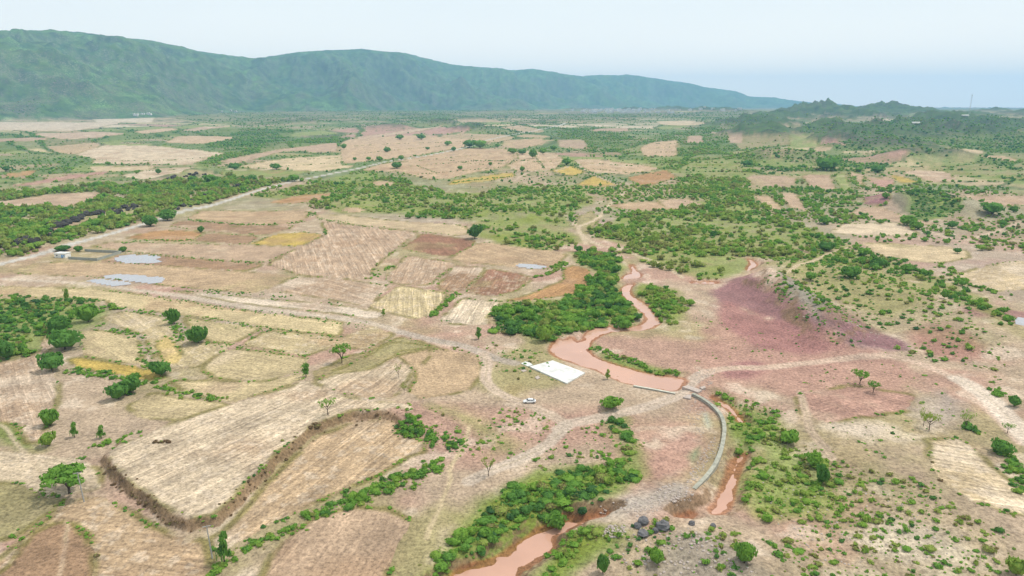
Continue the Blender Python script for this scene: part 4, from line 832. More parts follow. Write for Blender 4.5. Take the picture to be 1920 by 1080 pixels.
OWN = [  # kind, u, v at the foot, width, height (pixels), tint, label
 ("big",130,925,98,58,.42,"wide old acacia with forked trunk beside the first utility pole"),
 ("thin",615,778,38,40,.55,"small acacia on the upper corner of the main pale field"),
 ("acacia",641,681,40,40,.5,"flat topped acacia between the yellow fields and the pale plot"),
 ("round",372,643,36,36,.25,"dark round tree alone at the tip of the yellow field"),
 ("round",303,703,38,30,.25,"low dark tree at the lower corner of the yellow fields"),
 ("upright",574,706,20,28,.4,"small upright tree below the flat topped acacia"),
 ("round",327,607,24,32,.3,"dark tree on the bank above the lone round tree"),
 ("round",113,622,38,34,.25,"dark tree above the largest dark tree by the dirt field"),
 ("round",122,655,54,42,.28,"largest dark round tree beside the head of the dirt field"),
 ("round",98,695,40,36,.25,"dark tree leaning over the dirt field below the largest one"),
 ("round",166,603,36,36,.45,"bright green tree at the corner of the hollow and yellow fields"),
 ("upright",126,565,13,26,.6,"slim pale green tree standing above the hollow"),
 ("round",12,672,36,36,.22,"dark tree at the left edge in the hollow"),
 ("round",222,748,36,34,.25,"dark tree on the bank below the yellow strip, left of two"),
 ("round",246,736,34,34,.28,"dark tree on the bank below the yellow strip, right of two"),
 ("round",95,798,30,34,.42,"middle sized tree right of the long dirt field"),
 ("round",90,836,26,28,.62,"bright green tree at the foot of the dirt field"),
 ("upright",140,820,18,30,.4,"narrow tree between the dirt field and the main field"),
 ("upright",190,822,20,26,.4,"small tree at the top left corner of the main field"),
 ("upright",421,1055,34,58,.32,"dense teal green tree beside the second utility pole"),
 ("acacia",1612,720,35,30,.5,"taller of two umbrella acacias on the bare pink ground"),
 ("acacia",1637,736,27,24,.4,"smaller of two umbrella acacias on the bare pink ground"),
 ("thin",1742,807,40,42,.72,"pale acacia with split trunk above the right hand straw plot"),
 ("thin",1731,800,24,36,.7,"slender stem crowding the split pale acacia"),
 ("thin",1810,804,28,36,.62,"single pale acacia at the upper right corner of the straw plot"),
 ("thin",1889,812,26,24,.45,"small green tree beside the pale wash"),
 ("thin",916,893,32,36,.8,"nearly bare tree at the end of the dirt track"),
 ("thin",747,708,16,26,.75,"sparse young tree on the pale plot by the track"),
 ("thin",758,738,14,22,.8,"spindly dry tree at the lower end of the pale plot"),
 ("round",890,447,26,28,.15,"dark double tree on the bank above the tan field"),
 ("round",1088,546,20,14,.45,"low bush like tree inside the orange brown field"),
 ("upright",897,636,17,24,.35,"dark narrow tree above the bend of the dirt track"),
 ("upright",719,592,10,14,.6,"tiny tree by the whitish strip and the track"),
 ("round",1593,521,32,24,.3,"broad dark bush like tree on the right hillside"),
 ("round",1021,640,32,34,.6,"bright tree at the foot of the thicket by the pond"),
 ("round",1170,618,26,24,.4,"dark tree leaning over the stream bend"),
 ("upright",1139,711,14,20,.7,"pale green sapling on the near shore of the pond"),
 ("round",282,424,30,22,.3,"dark tree standing at the edge of the pale road"),
 ("round",314,413,30,22,.3,"dark tree beyond the first roadside tree"),
 ("round",377,436,12,13,.25,"small dark tree standing alone in the brown fields"),
 ("round",119,470,26,12,.18,"dark tree spreading behind the white hut"),
 ("round",148,472,14,12,.3,"small tree at the back opening of the compound"),
 ("round",231,472,14,11,.3,"small tree at the far corner of the compound"),
 ("round",1540,905,26,36,.25,"tall dark bush like tree on the green bank right of the dam"),
 ("round",1525,872,30,26,.5,"green tree uphill on the bank right of the dam"),
 ("round",1478,830,34,26,.5,"broad green tree where the bank meets the pink plain"),
 ("round",1396,1055,36,40,.45,"bright green tree on the rocky mound at the bottom"),
 ("round",1230,1055,30,28,.5,"green bush like tree below the boulders"),
 ("round",1130,1075,22,36,.3,"dark narrow tree at the bottom beside the stream"),
 ("round",1043,990,34,32,.4,"rounded bush like tree standing in the foreground stream"),
 ("round",1145,765,38,26,.5,"green bush like tree above the dirt track to the ford"),
 ("round",1876,850,38,28,.3,"largest dark bush like tree in the right hand hedge"),
 ("round",1901,762,20,22,.25,"dark round tree beside the wash at the right edge"),
 ("round",1905,1078,34,34,.65,"bright green tree in the lower right corner"),
]
for k, u, v, w, h, t, lab in OWN: tree_px(k, u, v, w, h, t, lab)
MID = [(744,316,22,14),(753,300,12,10),(726,285,16,10),(839,273,14,10),(933,277,10,8),(802,281,9,6),(863,318,12,8),(919,311,8,8),(979,321,12,10),(999,297,16,18),(1018,289,16,12),(962,288,18,11),(979,290,18,10),(851,284,10,10),(1062,309,20,14),(712,302,12,10),(665,301,8,7),(692,301,10,8),(900,278,26,12),(880,277,26,10),(1037,282,12,10),(645,280,10,12),(750,262,16,8),(790,262,18,7),(518,318,20,12),(472,340,18,14),(553,340,22,14),(12,322,12,12),(395,342,26,14),(440,318,22,14),(360,340,18,12),(297,327,10,12),(257,326,8,8),(203,310,10,8),(1400,312,20,12),(1550,320,44,16),(1645,324,24,16),(1610,322,14,9),(1660,372,14,12),(1700,422,34,16),(1720,430,24,18),(1785,428,20,16),(1860,402,40,20),(1900,398,16,14),(1650,420,12,10),(1480,399,14,10),(1545,420,26,14),(1795,475,14,12),(1550,470,30,18),(1620,480,24,18),(1650,500,28,20),(1700,510,24,18),(1730,520,20,18),(1770,560,14,18),(1520,525,22,18),(1640,505,18,14)]
for u, v, w, h in MID: tree_px("wood", u, v, w, h, random.uniform(.2, .45), ("broad" if w > 15 else "small") + " tree standing apart " + ("beyond the pale road on the left" if u < 660 else "beside the pale road in the distance" if u < 900 else "among the tan fields in the middle distance" if u < 1200 else "above the small right hand plots" if v < 350 else "round the straw coloured plots on the right"), group="single trees among the far fields", name="tree")
# ------------------------------------------------------------------ growth: scatter
VEG = []          # x, y, radius, height, tint, tree?, place
CLEAR = [ground([(100,422),(150,407),(190,399),(262,386),(266,393),(190,411),(125,434),(90,443)]), ground([(1120,203),(1235,203),(1250,214),(1110,215)]), ground([(1392,482),(1426,482),(1432,525),(1385,528)]), ground([(1155,492),(1210,492),(1215,545),(1185,560),(1160,545)])]
def keep(x, y):
    c = classify(x, y); ok = c <= 0
    for k, (kind, w, cc, P) in enumerate(PW):
        ok &= c != -1 - k
        if kind == 'road':
            m = near(x, y, P, 9); ok[m] &= segdist(x[m], y[m], P, False) > 7.5
    for nm, lv, P in WATW:
        m = near(x, y, P, 3)
        if len(m):
            d = segdist(x[m], y[m], P, True); ok[m] &= ~(inside(x[m], y[m], P) | (d < .5))
    for P in CLEAR: ok &= ~inside(x, y, P)
    return ok
places = []
for gi, (P, sp, (r0, r1), tp, (tc0, tv), cl, place) in enumerate(GW):
    lo, hi = P.min(0), P.max(0)
    far = max(1.0, math.hypot(*((lo + hi) / 2)) / 2600); sp *= far ** .5 * .84
    nx, ny = int((hi[0] - lo[0]) / sp) + 1, int((hi[1] - lo[1]) / sp) + 1
    if nx * ny > 400000: sp *= math.sqrt(nx * ny / 400000); nx, ny = int((hi[0] - lo[0]) / sp) + 1, int((hi[1] - lo[1]) / sp) + 1
    x, y = np.meshgrid(lo[0] + sp * np.arange(nx), lo[1] + sp * np.arange(ny)); x = x.ravel() + rng.uniform(-.6, .6, nx * ny) * sp; y = y.ravel() + rng.uniform(-.6, .6, nx * ny) * sp
    wa = min(26., .02 * math.hypot(*P.mean(0))); m = inside(x + (fbm(x, y, wa * 2.2, 3, 811) - .5) * 3.2 * wa, y + (fbm(x, y, wa * 2.2, 3, 823) - .5) * 3.2 * wa, P); x, y = x[m], y[m]
    if len(x) == 0: continue
    cn_ = .6 * fbm(x, y, sp * 5, 3, 500 + gi) + .4 * fbm(x, y, 60, 3, 700 + gi); m = cn_ > cl * .78 + .04 + rng.uniform(-.12, .12, len(x)); x, y, cn_ = x[m], y[m], cn_[m]
    if len(x) == 0: continue
    m = keep(x, y); m &= ~(plots(x, y)[0] & (rng.uniform(0, 1, len(x)) > .06)); x, y, cn_ = x[m], y[m], cn_[m]
    if len(x) == 0: continue
    n = len(x); rad = r0 + (r1 - r0) * rng.uniform(0, 1, n) ** 2.3 * (.6 + .7 * cn_)
    tint = np.clip(tc0 + tv * 1.6 * (fbm(x, y, sp * 4, 3, 600 + gi) - .5) * 2 + rng.normal(0, tv * .55, n), .05, .9); tint = np.where(rng.uniform(0, 1, n) < .07, rng.uniform(.82, .93, n), tint)
    istree = rng.uniform(0, 1, n) < tp
    hgt = np.where(istree, rad * rng.uniform(1.3, 1.9, n), rad * rng.uniform(.6, 1.3, n))
    pi = len(places); places.append(place)
    VEG.append(np.stack([x, y, rad, hgt, tint, istree, np.full(n, pi)], 1))
def along(P, sp, r0, r1, tint, place, jit=1.0, tv=.12, chk=False):
    g = rnd(ground(P), 1, False); seg = np.hypot(*(g[1:] - g[:-1]).T); s = np.concatenate([[0], np.cumsum(seg)]); L_ = s[-1]; n = max(4, int(L_ / sp * 2.6))
    t = np.sort(rng.uniform(0, L_, n)); x = np.interp(t, s, g[:, 0]) + rng.normal(0, jit * .55 * sp, n); y = np.interp(t, s, g[:, 1]) + rng.normal(0, jit * .55 * sp, n)
    m = vn(t / (sp * 5), np.zeros(n), int(L_)) > .2; x, y = x[m], y[m]; n = len(x)
    rad = (r0 + (r1 - r0) * rng.uniform(0, 1, n) ** 1.5) * (.85 if r1 > 1 else .8); pi = len(places); places.append(place)
    VEG.append(np.stack([x, y, rad, rad * rng.uniform(.8, 1.3, n), np.clip(rng.normal(tint, tv, n), .05, 1), np.zeros(n), np.full(n, pi)], 1))
for P, sp, (r0, r1), t, place in HEDGES: along(P, sp * (.42 if 'second pale field' in place or 'two pale fields' in place or 'thin hedge' in place else .8), r0, r1, t, place, 4.2 if "second pale field" in place or "two pale fields" in place else 1.2)
for P in BUNDS: along(P, 16, .8, 1.9, .35, 'on the banks between the far pale fields', .15)
along([(1420,520),(1460,545),(1495,566),(1525,598),(1565,628),(1600,645)], 2.6, .5, 1.1, .42, 'along the crest of the purple slope', 1.4)
for P, sp, (r0, r1) in BANKS: along(P, sp, r0, r1, 1.0, "on the earth bank of the main pale field", .8, .06)
# weeds along field banks
for c, s, P in FW:
    q = np.concatenate([P, P[:1]]); seg = np.hypot(*(q[1:] - q[:-1]).T); ss = np.concatenate([[0], np.cumsum(seg)]); d0 = math.hypot(*P.mean(0))
    if d0 > 1500: continue
    n = int(ss[-1] / (2.2 + d0 * .006)); t = rng.uniform(0, ss[-1], n); m = vn(t / 14, np.zeros(n), int(ss[-1])) > .5; t = t[m]; n = len(t)
    x = np.interp(t, ss, q[:, 0]) + rng.normal(0, .5, n); y = np.interp(t, ss, q[:, 1]) + rng.normal(0, .5, n); rad = rng.uniform(.22, .6, n) + d0 * .0004
    pi = len(places); places.append("weeds"); VEG.append(np.stack([x, y, rad, rad * .9, np.clip(rng.normal(.62, .16, n), .1, 1), np.zeros(n), np.full(n, pi)], 1))
# low tufts crowding round the nearer bushes
_v = np.concatenate(VEG); _n = _v[(np.hypot(_v[:, 0], _v[:, 1]) < 380) & (_v[:, 2] > .45) & (_v[:, 4] < .94)]; _n = np.repeat(_n, 2, 0); _n = _n[rng.uniform(0, 1, len(_n)) < .62]
_a = rng.uniform(0, 6.28, len(_n)); _d = _n[:, 2] * rng.uniform(.9, 2.6, len(_n)); _r = rng.uniform(.16, .5, len(_n)); places.append("weeds")
VEG.append(np.stack([_n[:, 0] + np.cos(_a) * _d, _n[:, 1] + np.sin(_a) * _d, _r, _r * rng.uniform(.5, 1, len(_n)), np.clip(_n[:, 4] + rng.normal(.12, .14, len(_n)), .1, .92), np.zeros(len(_n)), np.full(len(_n), len(places) - 1)], 1))
VEG = np.concatenate(VEG); vz = height(VEG[:, 0], VEG[:, 1]); pu, pv, pdp = project(VEG[:, 0], VEG[:, 1], vz + VEG[:, 3] * .5)
size = VEG[:, 2] * 2 * FOC / pdp
seen = (pu > 6) & (pu < 1914) & (pv > 6) & (pv < 1074)
one = np.zeros(len(VEG), bool)
def where(pl, u, v):
    if pl.startswith("in the gully"): return "in the upper arm of the gully below the track" if v < 865 else "in the middle of the gully above the rubble" if u > 1010 else "in the lower gully beside the brown water"
    if pl.startswith("in the thicket"): return "in the left half of the stream thicket" if u < 1040 else "in the right half of the stream thicket" if v < 585 else "at the foot of the thicket by the stream bend"
    if pl.startswith("on the green bank right"): return "high on the green bank right of the dam" if v < 850 else "low on the green bank right of the dam"
    return pl
def pick(mask, n):
    i = np.nonzero(mask & seen)[0]; i = i[np.argsort(-size[i])][:n]; one[i] = True; return i
isw = np.array([p == "weeds" for p in places])[VEG[:, 6].astype(int)]
tall = (VEG[:, 5] > .5); bush = ~tall & (VEG[:, 4] <= .93) & ~isw; dry = ~tall & (VEG[:, 4] > .93) & ~isw
for i in pick(tall, 185):
    x, y, rad, hgt, t, _, p = VEG[i]; pl = where(places[int(p)], pu[i], pv[i])
    tree_at("wood", x, y, rad, hgt, t, ("tall " if hgt > 3.6 else "low ") + ("dark " if t < .42 else "bright " if t > .62 else "mid ") + "green tree " + pl, group="trees " + pl)
for i in pick(bush, 295):
    x, y, rad, hgt, t, _, p = VEG[i]; pl = where(places[int(p)], pu[i], pv[i])
    o = link("bush", random.choice(BM0)); o.location = (x, y, vz[i] - .05); o.rotation_euler = (0, 0, random.uniform(0, 6.28)); o.scale = (rad * random.uniform(.75, 1.35), rad * random.uniform(.75, 1.35), hgt); o.color = (t, 0, 0, 1)
    tag(o, ("broad " if rad > 1.25 else "small ") + ("dark green bush " if t < .42 else "yellow green bush " if t > .66 else "leafy green bush ") + pl, "bush", "bushes " + pl)
for i in pick(dry, 60):
    x, y, rad, hgt, t, _, p = VEG[i]
    o = link("dry_bush", random.choice(BM0)); o.location = (x, y, vz[i] - .05); o.rotation_euler = (0, 0, random.uniform(0, 6.28)); o.scale = (rad * random.uniform(.75, 1.35), rad * random.uniform(.75, 1.35), hgt); o.color = (t, 0, 0, 1)
    tag(o, "withered brown bush on the earth bank of the main field", "dry bush", "dry bushes on the earth bank")
def mass(name, idx, label):
    Vs, Ts, Fs = [], [], []; base = 0
    lod = np.where(size[idx] > 12, 1, np.where(size[idx] > 6.5, 2, 3)); rest = idx
    for lv, shapes in ((1, B1), (2, B2), (3, B3)):
        for k, (V, F) in enumerate(shapes):
            q = rest[(lod == lv) & (rest % len(shapes) == k)]
            if not len(q): continue
            T = triify(F); a = rng.uniform(0, 6.28, len(q)); c, s = np.cos(a)[:, None], np.sin(a)[:, None]; d = VEG[q]
            trunk = d[:, 5:6] * d[:, 3:4] * .05
            el = rng.uniform(.7, 1.35, (len(q), 1)); X = (V[None, :, 0] * c - V[None, :, 1] * s) * d[:, 2:3] * el + d[:, 0:1]; Y = (V[None, :, 0] * s + V[None, :, 1] * c) * d[:, 2:3] + d[:, 1:2]; Zz = V[None, :, 2] * (d[:, 3:4] - trunk) + trunk + vz[q][:, None] - .05
            Vs.append(np.stack([X, Y, Zz], 2).reshape(-1, 3)); Ts.append(np.repeat(d[:, 4], len(V)))
            Fs.append((T[None] + (np.arange(len(q)) * len(V))[:, None, None]).reshape(-1, 3) + base); base += len(q) * len(V)
    if not Vs: return
    me = mesh_np(name, np.concatenate(Vs), np.concatenate(Fs), [M_LEAF]); t = me.attributes.new("tint", 'FLOAT', 'POINT'); t.data.foreach_set("value", np.concatenate(Ts).astype(np.float32))
    o = link(name, me); o.color = (0, 0, 0, 1); tag(o, label, None, None, "stuff"); print(name, len(idx), len(me.polygons))
rest = ~one & ((size > 1.5) | (rng.uniform(0, 1, len(VEG)) > .4)) & (pu > -260) & (pu < 2180)
mass("woodland", np.nonzero(rest & tall)[0], "mass of green thorn trees across the valley floor")
mass("scrub", np.nonzero(rest & ~tall & ~isw & (VEG[:, 4] <= .93))[0], "low green scrub scattered over slopes and gullies")
mass("weeds", np.nonzero(rest & (isw | (VEG[:, 4] > .93)) & ~tall)[0], "weeds and dry growth along the field banks")
# ------------------------------------------------------------------ built things
def gp(u, v, z=None):
    p = (ground([(u, v)]) if z is None else flat([(u, v)], z))[0]; return float(p[0]), float(p[1])
def stone_mesh(seed, m, sub=2, sq=(1, .85, .7), amp=.35):
    V, F = ico(sub, seed, amp, sq); return mesh_np("boulder", V, F, [m], False)
def slab_px(name, pts, z0, z1, m, label, cat, tb=0.0):
    P = flat(pts, z1); o = MB(); c = P.mean(0); o.prism([tuple(p - c) for p in (P if (np.roll(P, -1, 0)[:, 1] * P[:, 0] - np.roll(P, -1, 0)[:, 0] * P[:, 1]).sum() > 0 else P[::-1])], z0, z1)
    ob = o.build(name, m); ob.location = (c[0], c[1], 0); return tag(ob, label, cat)
zs = gz(*gp(1045, 697))
slab_px("concrete_slab", [(993,687),(1036.5,675.5),(1097,698.5),(1063,718.5)], zs - 1.2, zs + .55, M_SLAB, "large white concrete slab beside the muddy pond", "slab")
slab_px("concrete_slab", [(977,681),(985,677.5),(993,679),(999,684),(990,686.5)], zs - 1, zs + .3, M_SLAB, "small pale slab at the upper left corner of the large one", "slab")
slab_px("concrete_slab", [(976,694),(983,692),(988,695),(981,697)], zs - 1, zs + .15, M_STONE, "small grey slab below the left corner of the white one", "slab")
slab_px("stone_block", [(1003,707),(1009,704),(1013,708),(1007,711)], zs - 1, zs + .3, M_STONE, "pale stone block lying below the white slab", "block")
def wall_line(pts, z0, z1, w, parent, name, m, capm=None, cap=.22):
    """thick wall along world points, coping stones proud of it"""
    P = np.asarray(pts); T = np.gradient(P, axis=0); T /= np.hypot(T[:, 0], T[:, 1])[:, None]; Nn = np.stack([-T[:, 1], T[:, 0]], 1)
    def strip(w, za, zb):
        o = MB(); n = len(P); V = []
        for i in range(n):
            a = P[i] + Nn[i] * w / 2; b = P[i] - Nn[i] * w / 2; V += [(a[0], a[1], za), (a[0], a[1], zb), (b[0], b[1], zb), (b[0], b[1], za)]
        F = []
        for i in range(n - 1):
            k = 4 * i
            for j in range(4): F.append((k + j, k + (j + 1) % 4, k + 4 + (j + 1) % 4, k + 4 + j))
        F += [(0, 3, 2, 1), (4 * n - 4, 4 * n - 3, 4 * n - 2, 4 * n - 1)]
        o.add(V, F); return o
    strip(w, z0, z1).build(name, m, parent)
    if capm: strip(w + .24, z1 + .004, z1 + cap).build("coping", capm, parent)
DAM = rnd(flat([(1299,737),(1320,747.5),(1336,759),(1349,772.5),(1356,785),(1359,802),(1357,821),(1352.6,843),(1341.5,869.6),(1325,892),(1310,906.7),(1301.5,915.5)], 1.0), 2, False)
d = thing("curved_dam", "long curved concrete dam wall with flat top below the pond", "dam", (0, 0, 0)); wall_line(DAM, -3.5, .8, .95, d, "dam_wall", M_CONC, simple("coping_concrete", (.37, .365, .30), .85, .4, .7))
PWALL = flat([(1188,722.5),(1228,729.5),(1266,737)], .5); d = thing("pond_wall", "straight low concrete wall holding the near side of the pond", "wall", (0, 0, 0)); wall_line(PWALL, -3, .35, .6, d, "wall_body", M_CONC, simple("coping_light", (.55, .54, .46), .85, .25, .7), .15)
slab_px("concrete_block", [(1293,929),(1302,926.5),(1305,931),(1295,933)], -2.5, -.3, M_STONE, "pale concrete block at the lower end of the curved dam", "block")
slab_px("concrete_wall", [(1238,924.5),(1258,922.5),(1258.5,924.5),(1238.5,926.5)], -2, .6, M_CONC, "short broken wall stub left of the rubble", "wall")
slab_px("ford_slab", [(1279,725),(1290,722.3),(1316,731),(1309,735.6),(1292,729.3)], -1.5, .55, M_STONE, "long pale concrete slab of the ford at the head of the dam", "slab")
slab_px("ford_slab", [(1280,744.5),(1289,740),(1297,739),(1295,747.5)], -1.5, .5, M_STONE, "pale broken slab at the near side of the ford", "slab")
slab_px("ford_slab", [(1312,726),(1321,723.2),(1323.5,726.5),(1316,729)], -1.5, .5, M_STONE, "loose pale slab at the far side of the ford", "slab")
# rubble
def rubble(pts, n, r0, r1):
    P = ground(pts); lo, hi = P.min(0), P.max(0); out = []
    while len(out) < n:
        q = rng.uniform(lo, hi, (n * 3, 2)); q = q[inside(q[:, 0], q[:, 1], P)]; out = q[:n] if len(out) == 0 else np.concatenate([out, q])[:n]
    return out, rng.uniform(0, 1, n) ** 2.2 * (r1 - r0) + r0
rq = [rubble([(1255,905),(1300,915),(1300,940),(1240,950),(1200,945)], 170, .12, .6), rubble([(1120,945),(1200,930),(1240,955),(1200,975),(1130,970)], 150, .1, .45), rubble([(1310,855),(1340,820),(1350,835),(1320,885),(1290,910),(1285,900)], 220, .1, .4), rubble([(1140,985),(1175,985),(1165,1008),(1120,1005)], 150, .12, .45), rubble([(1290,735),(1325,760),(1330,800),(1310,830),(1290,790),(1275,760)], 160, .1, .35), rubble([(1480,600),(1560,560),(1640,610),(1660,650),(1580,640)], 160, .15, .5), rubble([(1150,990),(1300,990),(1420,1075),(1180,1075)], 260, .12, .5), rubble([(1420,900),(1700,930),(1850,1040),(1500,1060)], 320, .1, .35), rubble([(1300,700),(1340,690),(1340,720),(1310,730)], 90, .12, .45)]
pts = np.concatenate([r[0] for r in rq]); rad = np.concatenate([r[1] for r in rq]); zz = height(pts[:, 0], pts[:, 1])
RV, RF = ico(1, 5, .4, (1, .8, .6)); a = rng.uniform(0, 6.28, len(pts)); c, s = np.cos(a)[:, None], np.sin(a)[:, None]
X = (RV[None, :, 0] * c - RV[None, :, 1] * s) * rad[:, None] + pts[:, :1]; Y = (RV[None, :, 0] * s + RV[None, :, 1] * c) * rad[:, None] + pts[:, 1:]; Zr = RV[None, :, 2] * rad[:, None] + zz[:, None] + rad[:, None] * .1
me = mesh_np("rubble", np.stack([X, Y, Zr], 2).reshape(-1, 3), (RF[None] + (np.arange(len(pts)) * len(RV))[:, None, None]).reshape(-1, 3), [M_STONE]); tag(link("rubble", me), "loose pale stones in the stream bed and on the slopes", None, None, "stuff")
# boulders
for k, (u, v, w, lab) in enumerate([(1243,990,26,"largest grey boulder on the mound below the dam"),(1206,980,22,"grey boulder with a flat top left of the largest one"),(1195,988,15,"small grey boulder at the left end of the row"),(1229,996,13,"small grey boulder leaning against the largest one"),(1206,1002,22,"low grey boulder in front of the row"),(1297,983,13,"small grey boulder right of the largest one"),(1337,988,12,"pale grey boulder beside the lower pool")]):
    x, y = gp(u, v); z = gz(x, y); r = w * depth_of(x, y, z) / FOC / 2
    o = link("boulder", stone_mesh(20 + k, M_ROCK, 3, (1, .9, .85 if k != 4 else .5), .3)); o.location = (x, y, z + r * .25); o.scale = (r,) * 3; o.rotation_euler = (0, 0, k * 1.3); tag(o, lab, "boulder")
DR = [stone_mesh(40 + k, M_DARKROCK, 2, (1.1, .8, .62), .45) for k in range(4)]
for P, n, r0, r1 in (([(55,455),(90,440),(110,425),(140,413),(160,405),(185,402)], 38, 1.6, 4.4), ([(185,402),(205,400),(235,392),(265,388)], 20, 1.5, 3.8), ([(335,395),(370,375),(420,357),(455,347)], 22, 1.5, 3.4), ([(320,338),(350,328),(390,321)], 14, 2., 4.)):
    g = rnd(ground(P), 1, False); s = np.linspace(0, 1, len(g))
    for i in range(n):
        t = random.random(); x = np.interp(t, s, g[:, 0]) + random.gauss(0, 3.5); y = np.interp(t, s, g[:, 1]) + random.gauss(0, 3.5); r = random.uniform(r0, r1)
        o = link("rock", random.choice(DR)); o.location = (x, y, gz(x, y) + r * .35); o.scale = (r,) * 3; o.rotation_euler = (random.uniform(-.3, .3), random.uniform(-.3, .3), random.uniform(0, 6.28))
        tag(o, "black rock in the dark outcrops of the wood by the road", "rock", "black rocks of the roadside outcrops")
# utility poles
for (u, v, h, lab) in ((158, 941, 8.6, "grey utility pole beside the wide old acacia"), (398.5, 1047, 8.6, "grey utility pole beside the dense teal green tree")):
    x, y = gp(u, v); p = thing("utility_pole", lab, "utility pole", (x, y, gz(x, y)), math.radians(22))
    MB().tube((0, 0, -.5), (-.35, 0, h), .17, .11, 8).build("pole", M_POLE, p); MB().box((-.35, 0, h - .15), (1.9, .12, .14)).build("crossarm", M_STEEL, p)
    for q in (-.85, 0, .85): MB().tube((-.35 + q, 0, h - .08), (-.35 + q, 0, h + .2), .06, .04, 6).build("insulator", M_WIRE, p)
    MB().tube((-.35 + .6, .0, h - .2), (-.3, 0, h - .9), .03, .03, 5).build("brace", M_STEEL, p)
# parked car: loft of cross sections along its length
def car():
    x, y = gp(993, 755); a = math.radians(183); o = thing("parked_car", "white saloon car parked on the dirt beside the track", "car", (x, y, gz(x, y) + .02), a)
    secs = [(-2.2,.55,.35,.72,.62),(-2.05,.80,.28,.92,.70),(-1.3,.86,.24,.98,.76),(-.6,.87,.22,.99,.78),(.4,.87,.22,.97,.78),(1.2,.87,.22,.93,.76),(1.8,.84,.26,.83,.70),(2.15,.72,.32,.68,.55),(2.25,.55,.38,.58,.45)]
    b = MB(); V = []; n = 8
    for (xx, w, zb, zt, wt) in secs: V += [(xx, -w * .9, zb), (xx, -w, (zb + zt) * .48), (xx, -w * .97, zt - .08), (xx, -wt, zt), (xx, wt, zt), (xx, w * .97, zt - .08), (xx, w, (zb + zt) * .48), (xx, w * .9, zb)]
    F = [(i * n + j, i * n + (j + 1) % n, (i + 1) * n + (j + 1) % n, (i + 1) * n + j) for i in range(len(secs) - 1) for j in range(n)] + [tuple(range(n)), tuple(range(len(V) - 1, len(V) - n - 1, -1))]
    b.add(V, F).build("body", M_PAINT, o, True)
    g = MB(); V = []; cs = [(-1.75,.66,.95,.95),(-1.0,.68,.96,1.36),(-.2,.68,.96,1.44),(.35,.68,.96,1.40),(1.15,.66,.92,.93)]
    for xx, w, zb, zt in cs: V += [(xx, -w - .06, zb), (xx, -w + .16 * (zt - zb) / .45, zt - .02), (xx, w - .16 * (zt - zb) / .45, zt - .02), (xx, w + .06, zb)]
    F = [(i * 4 + j, i * 4 + (j + 1) % 4, i * 4 + 4 + (j + 1) % 4, i * 4 + 4 + j) for i in range(4) for j in range(4)] + [(0, 1, 2, 3), (19, 18, 17, 16)]
    g.add(V, F).build("glasshouse", M_GLASS, o)
    r = MB(); V = []
    for xx, z in ((-1.12, 1.33), (-.95, 1.40), (-.2, 1.46), (.3, 1.43), (.5, 1.36)): V += [(xx, -.57, z - .03), (xx, -.5, z + .02), (xx, .5, z + .02), (xx, .57, z - .03)]
    r.add(V, [(i * 4 + j, i * 4 + (j + 1) % 4, i * 4 + 4 + (j + 1) % 4, i * 4 + 4 + j) for i in range(4) for j in range(4)] + [(0, 1, 2, 3), (19, 18, 17, 16)]).build("roof", M_PAINT, o)
    for s in (-1, 1):
        for xa, za, xb, zb in ((1.15, .95, .42, 1.40), (-.15, .95, -.2, 1.43), (-1.75, .97, -1.03, 1.36)): MB().tube((xa, s * .72, za), (xb, s * .55, zb), .045, .04, 5).build("pillar", M_PAINT, o)
        MB().box((2.12, s * .55, .62), (.2, .3, .13)).build("headlight", M_LAMP, o); MB().box((-2.12, s * .58, .72), (.14, .26, .16)).build("taillight", M_RED, o); MB().box((.85, s * .95, 1.0), (.14, .16, .12)).build("mirror", M_PAINT, o)
        for xx in (-1.35, 1.4):
            w = MB().tube((xx, s * .70, .32), (xx, s * .90, .32), .33, .33, 16).build("wheel", M_TYRE, o); MB().tube((xx, s * .90, .32), (xx, s * .915, .32), .21, .2, 12).build("rim", M_RIM, w)
car()
# walled compound with hut
def compound():
    zc = gz(*gp(180, 480)); A_ = [np.array(gp(u, v)) for u, v in ((129,486),(182.5,489),(227,475),(160,471.5))]
    for i, (a, b, lab, dk) in enumerate(((0, 1, "long front wall of the roadside compound", 0), (1, 2, "right hand wall of the roadside compound", 0), (2, 3, "back wall of the roadside compound", 1))):
        p, q = A_[a], A_[b]; o = thing("compound_wall", "grey block " + lab, "wall", (0, 0, 0))
        n = max(2, int(np.hypot(*(q - p)) / 5)); t = np.linspace(0, 1, n)[:, None]; wall_line(p + (q - p) * t, zc - 1, zc + 1.75, .3, o, "wall_body", M_WALL)
        for k in range(n):
            c = p + (q - p) * k / (n - 1); MB().box((c[0], c[1], zc + .45), (.48, .48, 2.8), math.atan2(*(q - p)[::-1])).build("pier", M_CONC, o)
    x, y = gp(118, 482); h = thing("hut", "small white hut with blue door and window by the compound wall", "hut", (x, y, gz(x, y)), math.radians(-8))
    MB().box((0, 0, 1.3), (8.2, 5, 3.2)).build("wall", M_WASH, h); MB().box((0, 0, 3.02), (8.8, 5.6, .22)).build("roof", M_SLAB, h)
    MB().box((1.6, -2.53, 1.1), (1.0, .1, 2.1)).build("door", M_BLUE, h); MB().box((3.0, -2.53, 1.5), (1.1, .1, 1.0)).build("window", M_BLUE, h); MB().box((-2.2, -2.53, 1.6), (.9, .1, .8)).build("window", M_GLASS, h)
compound()
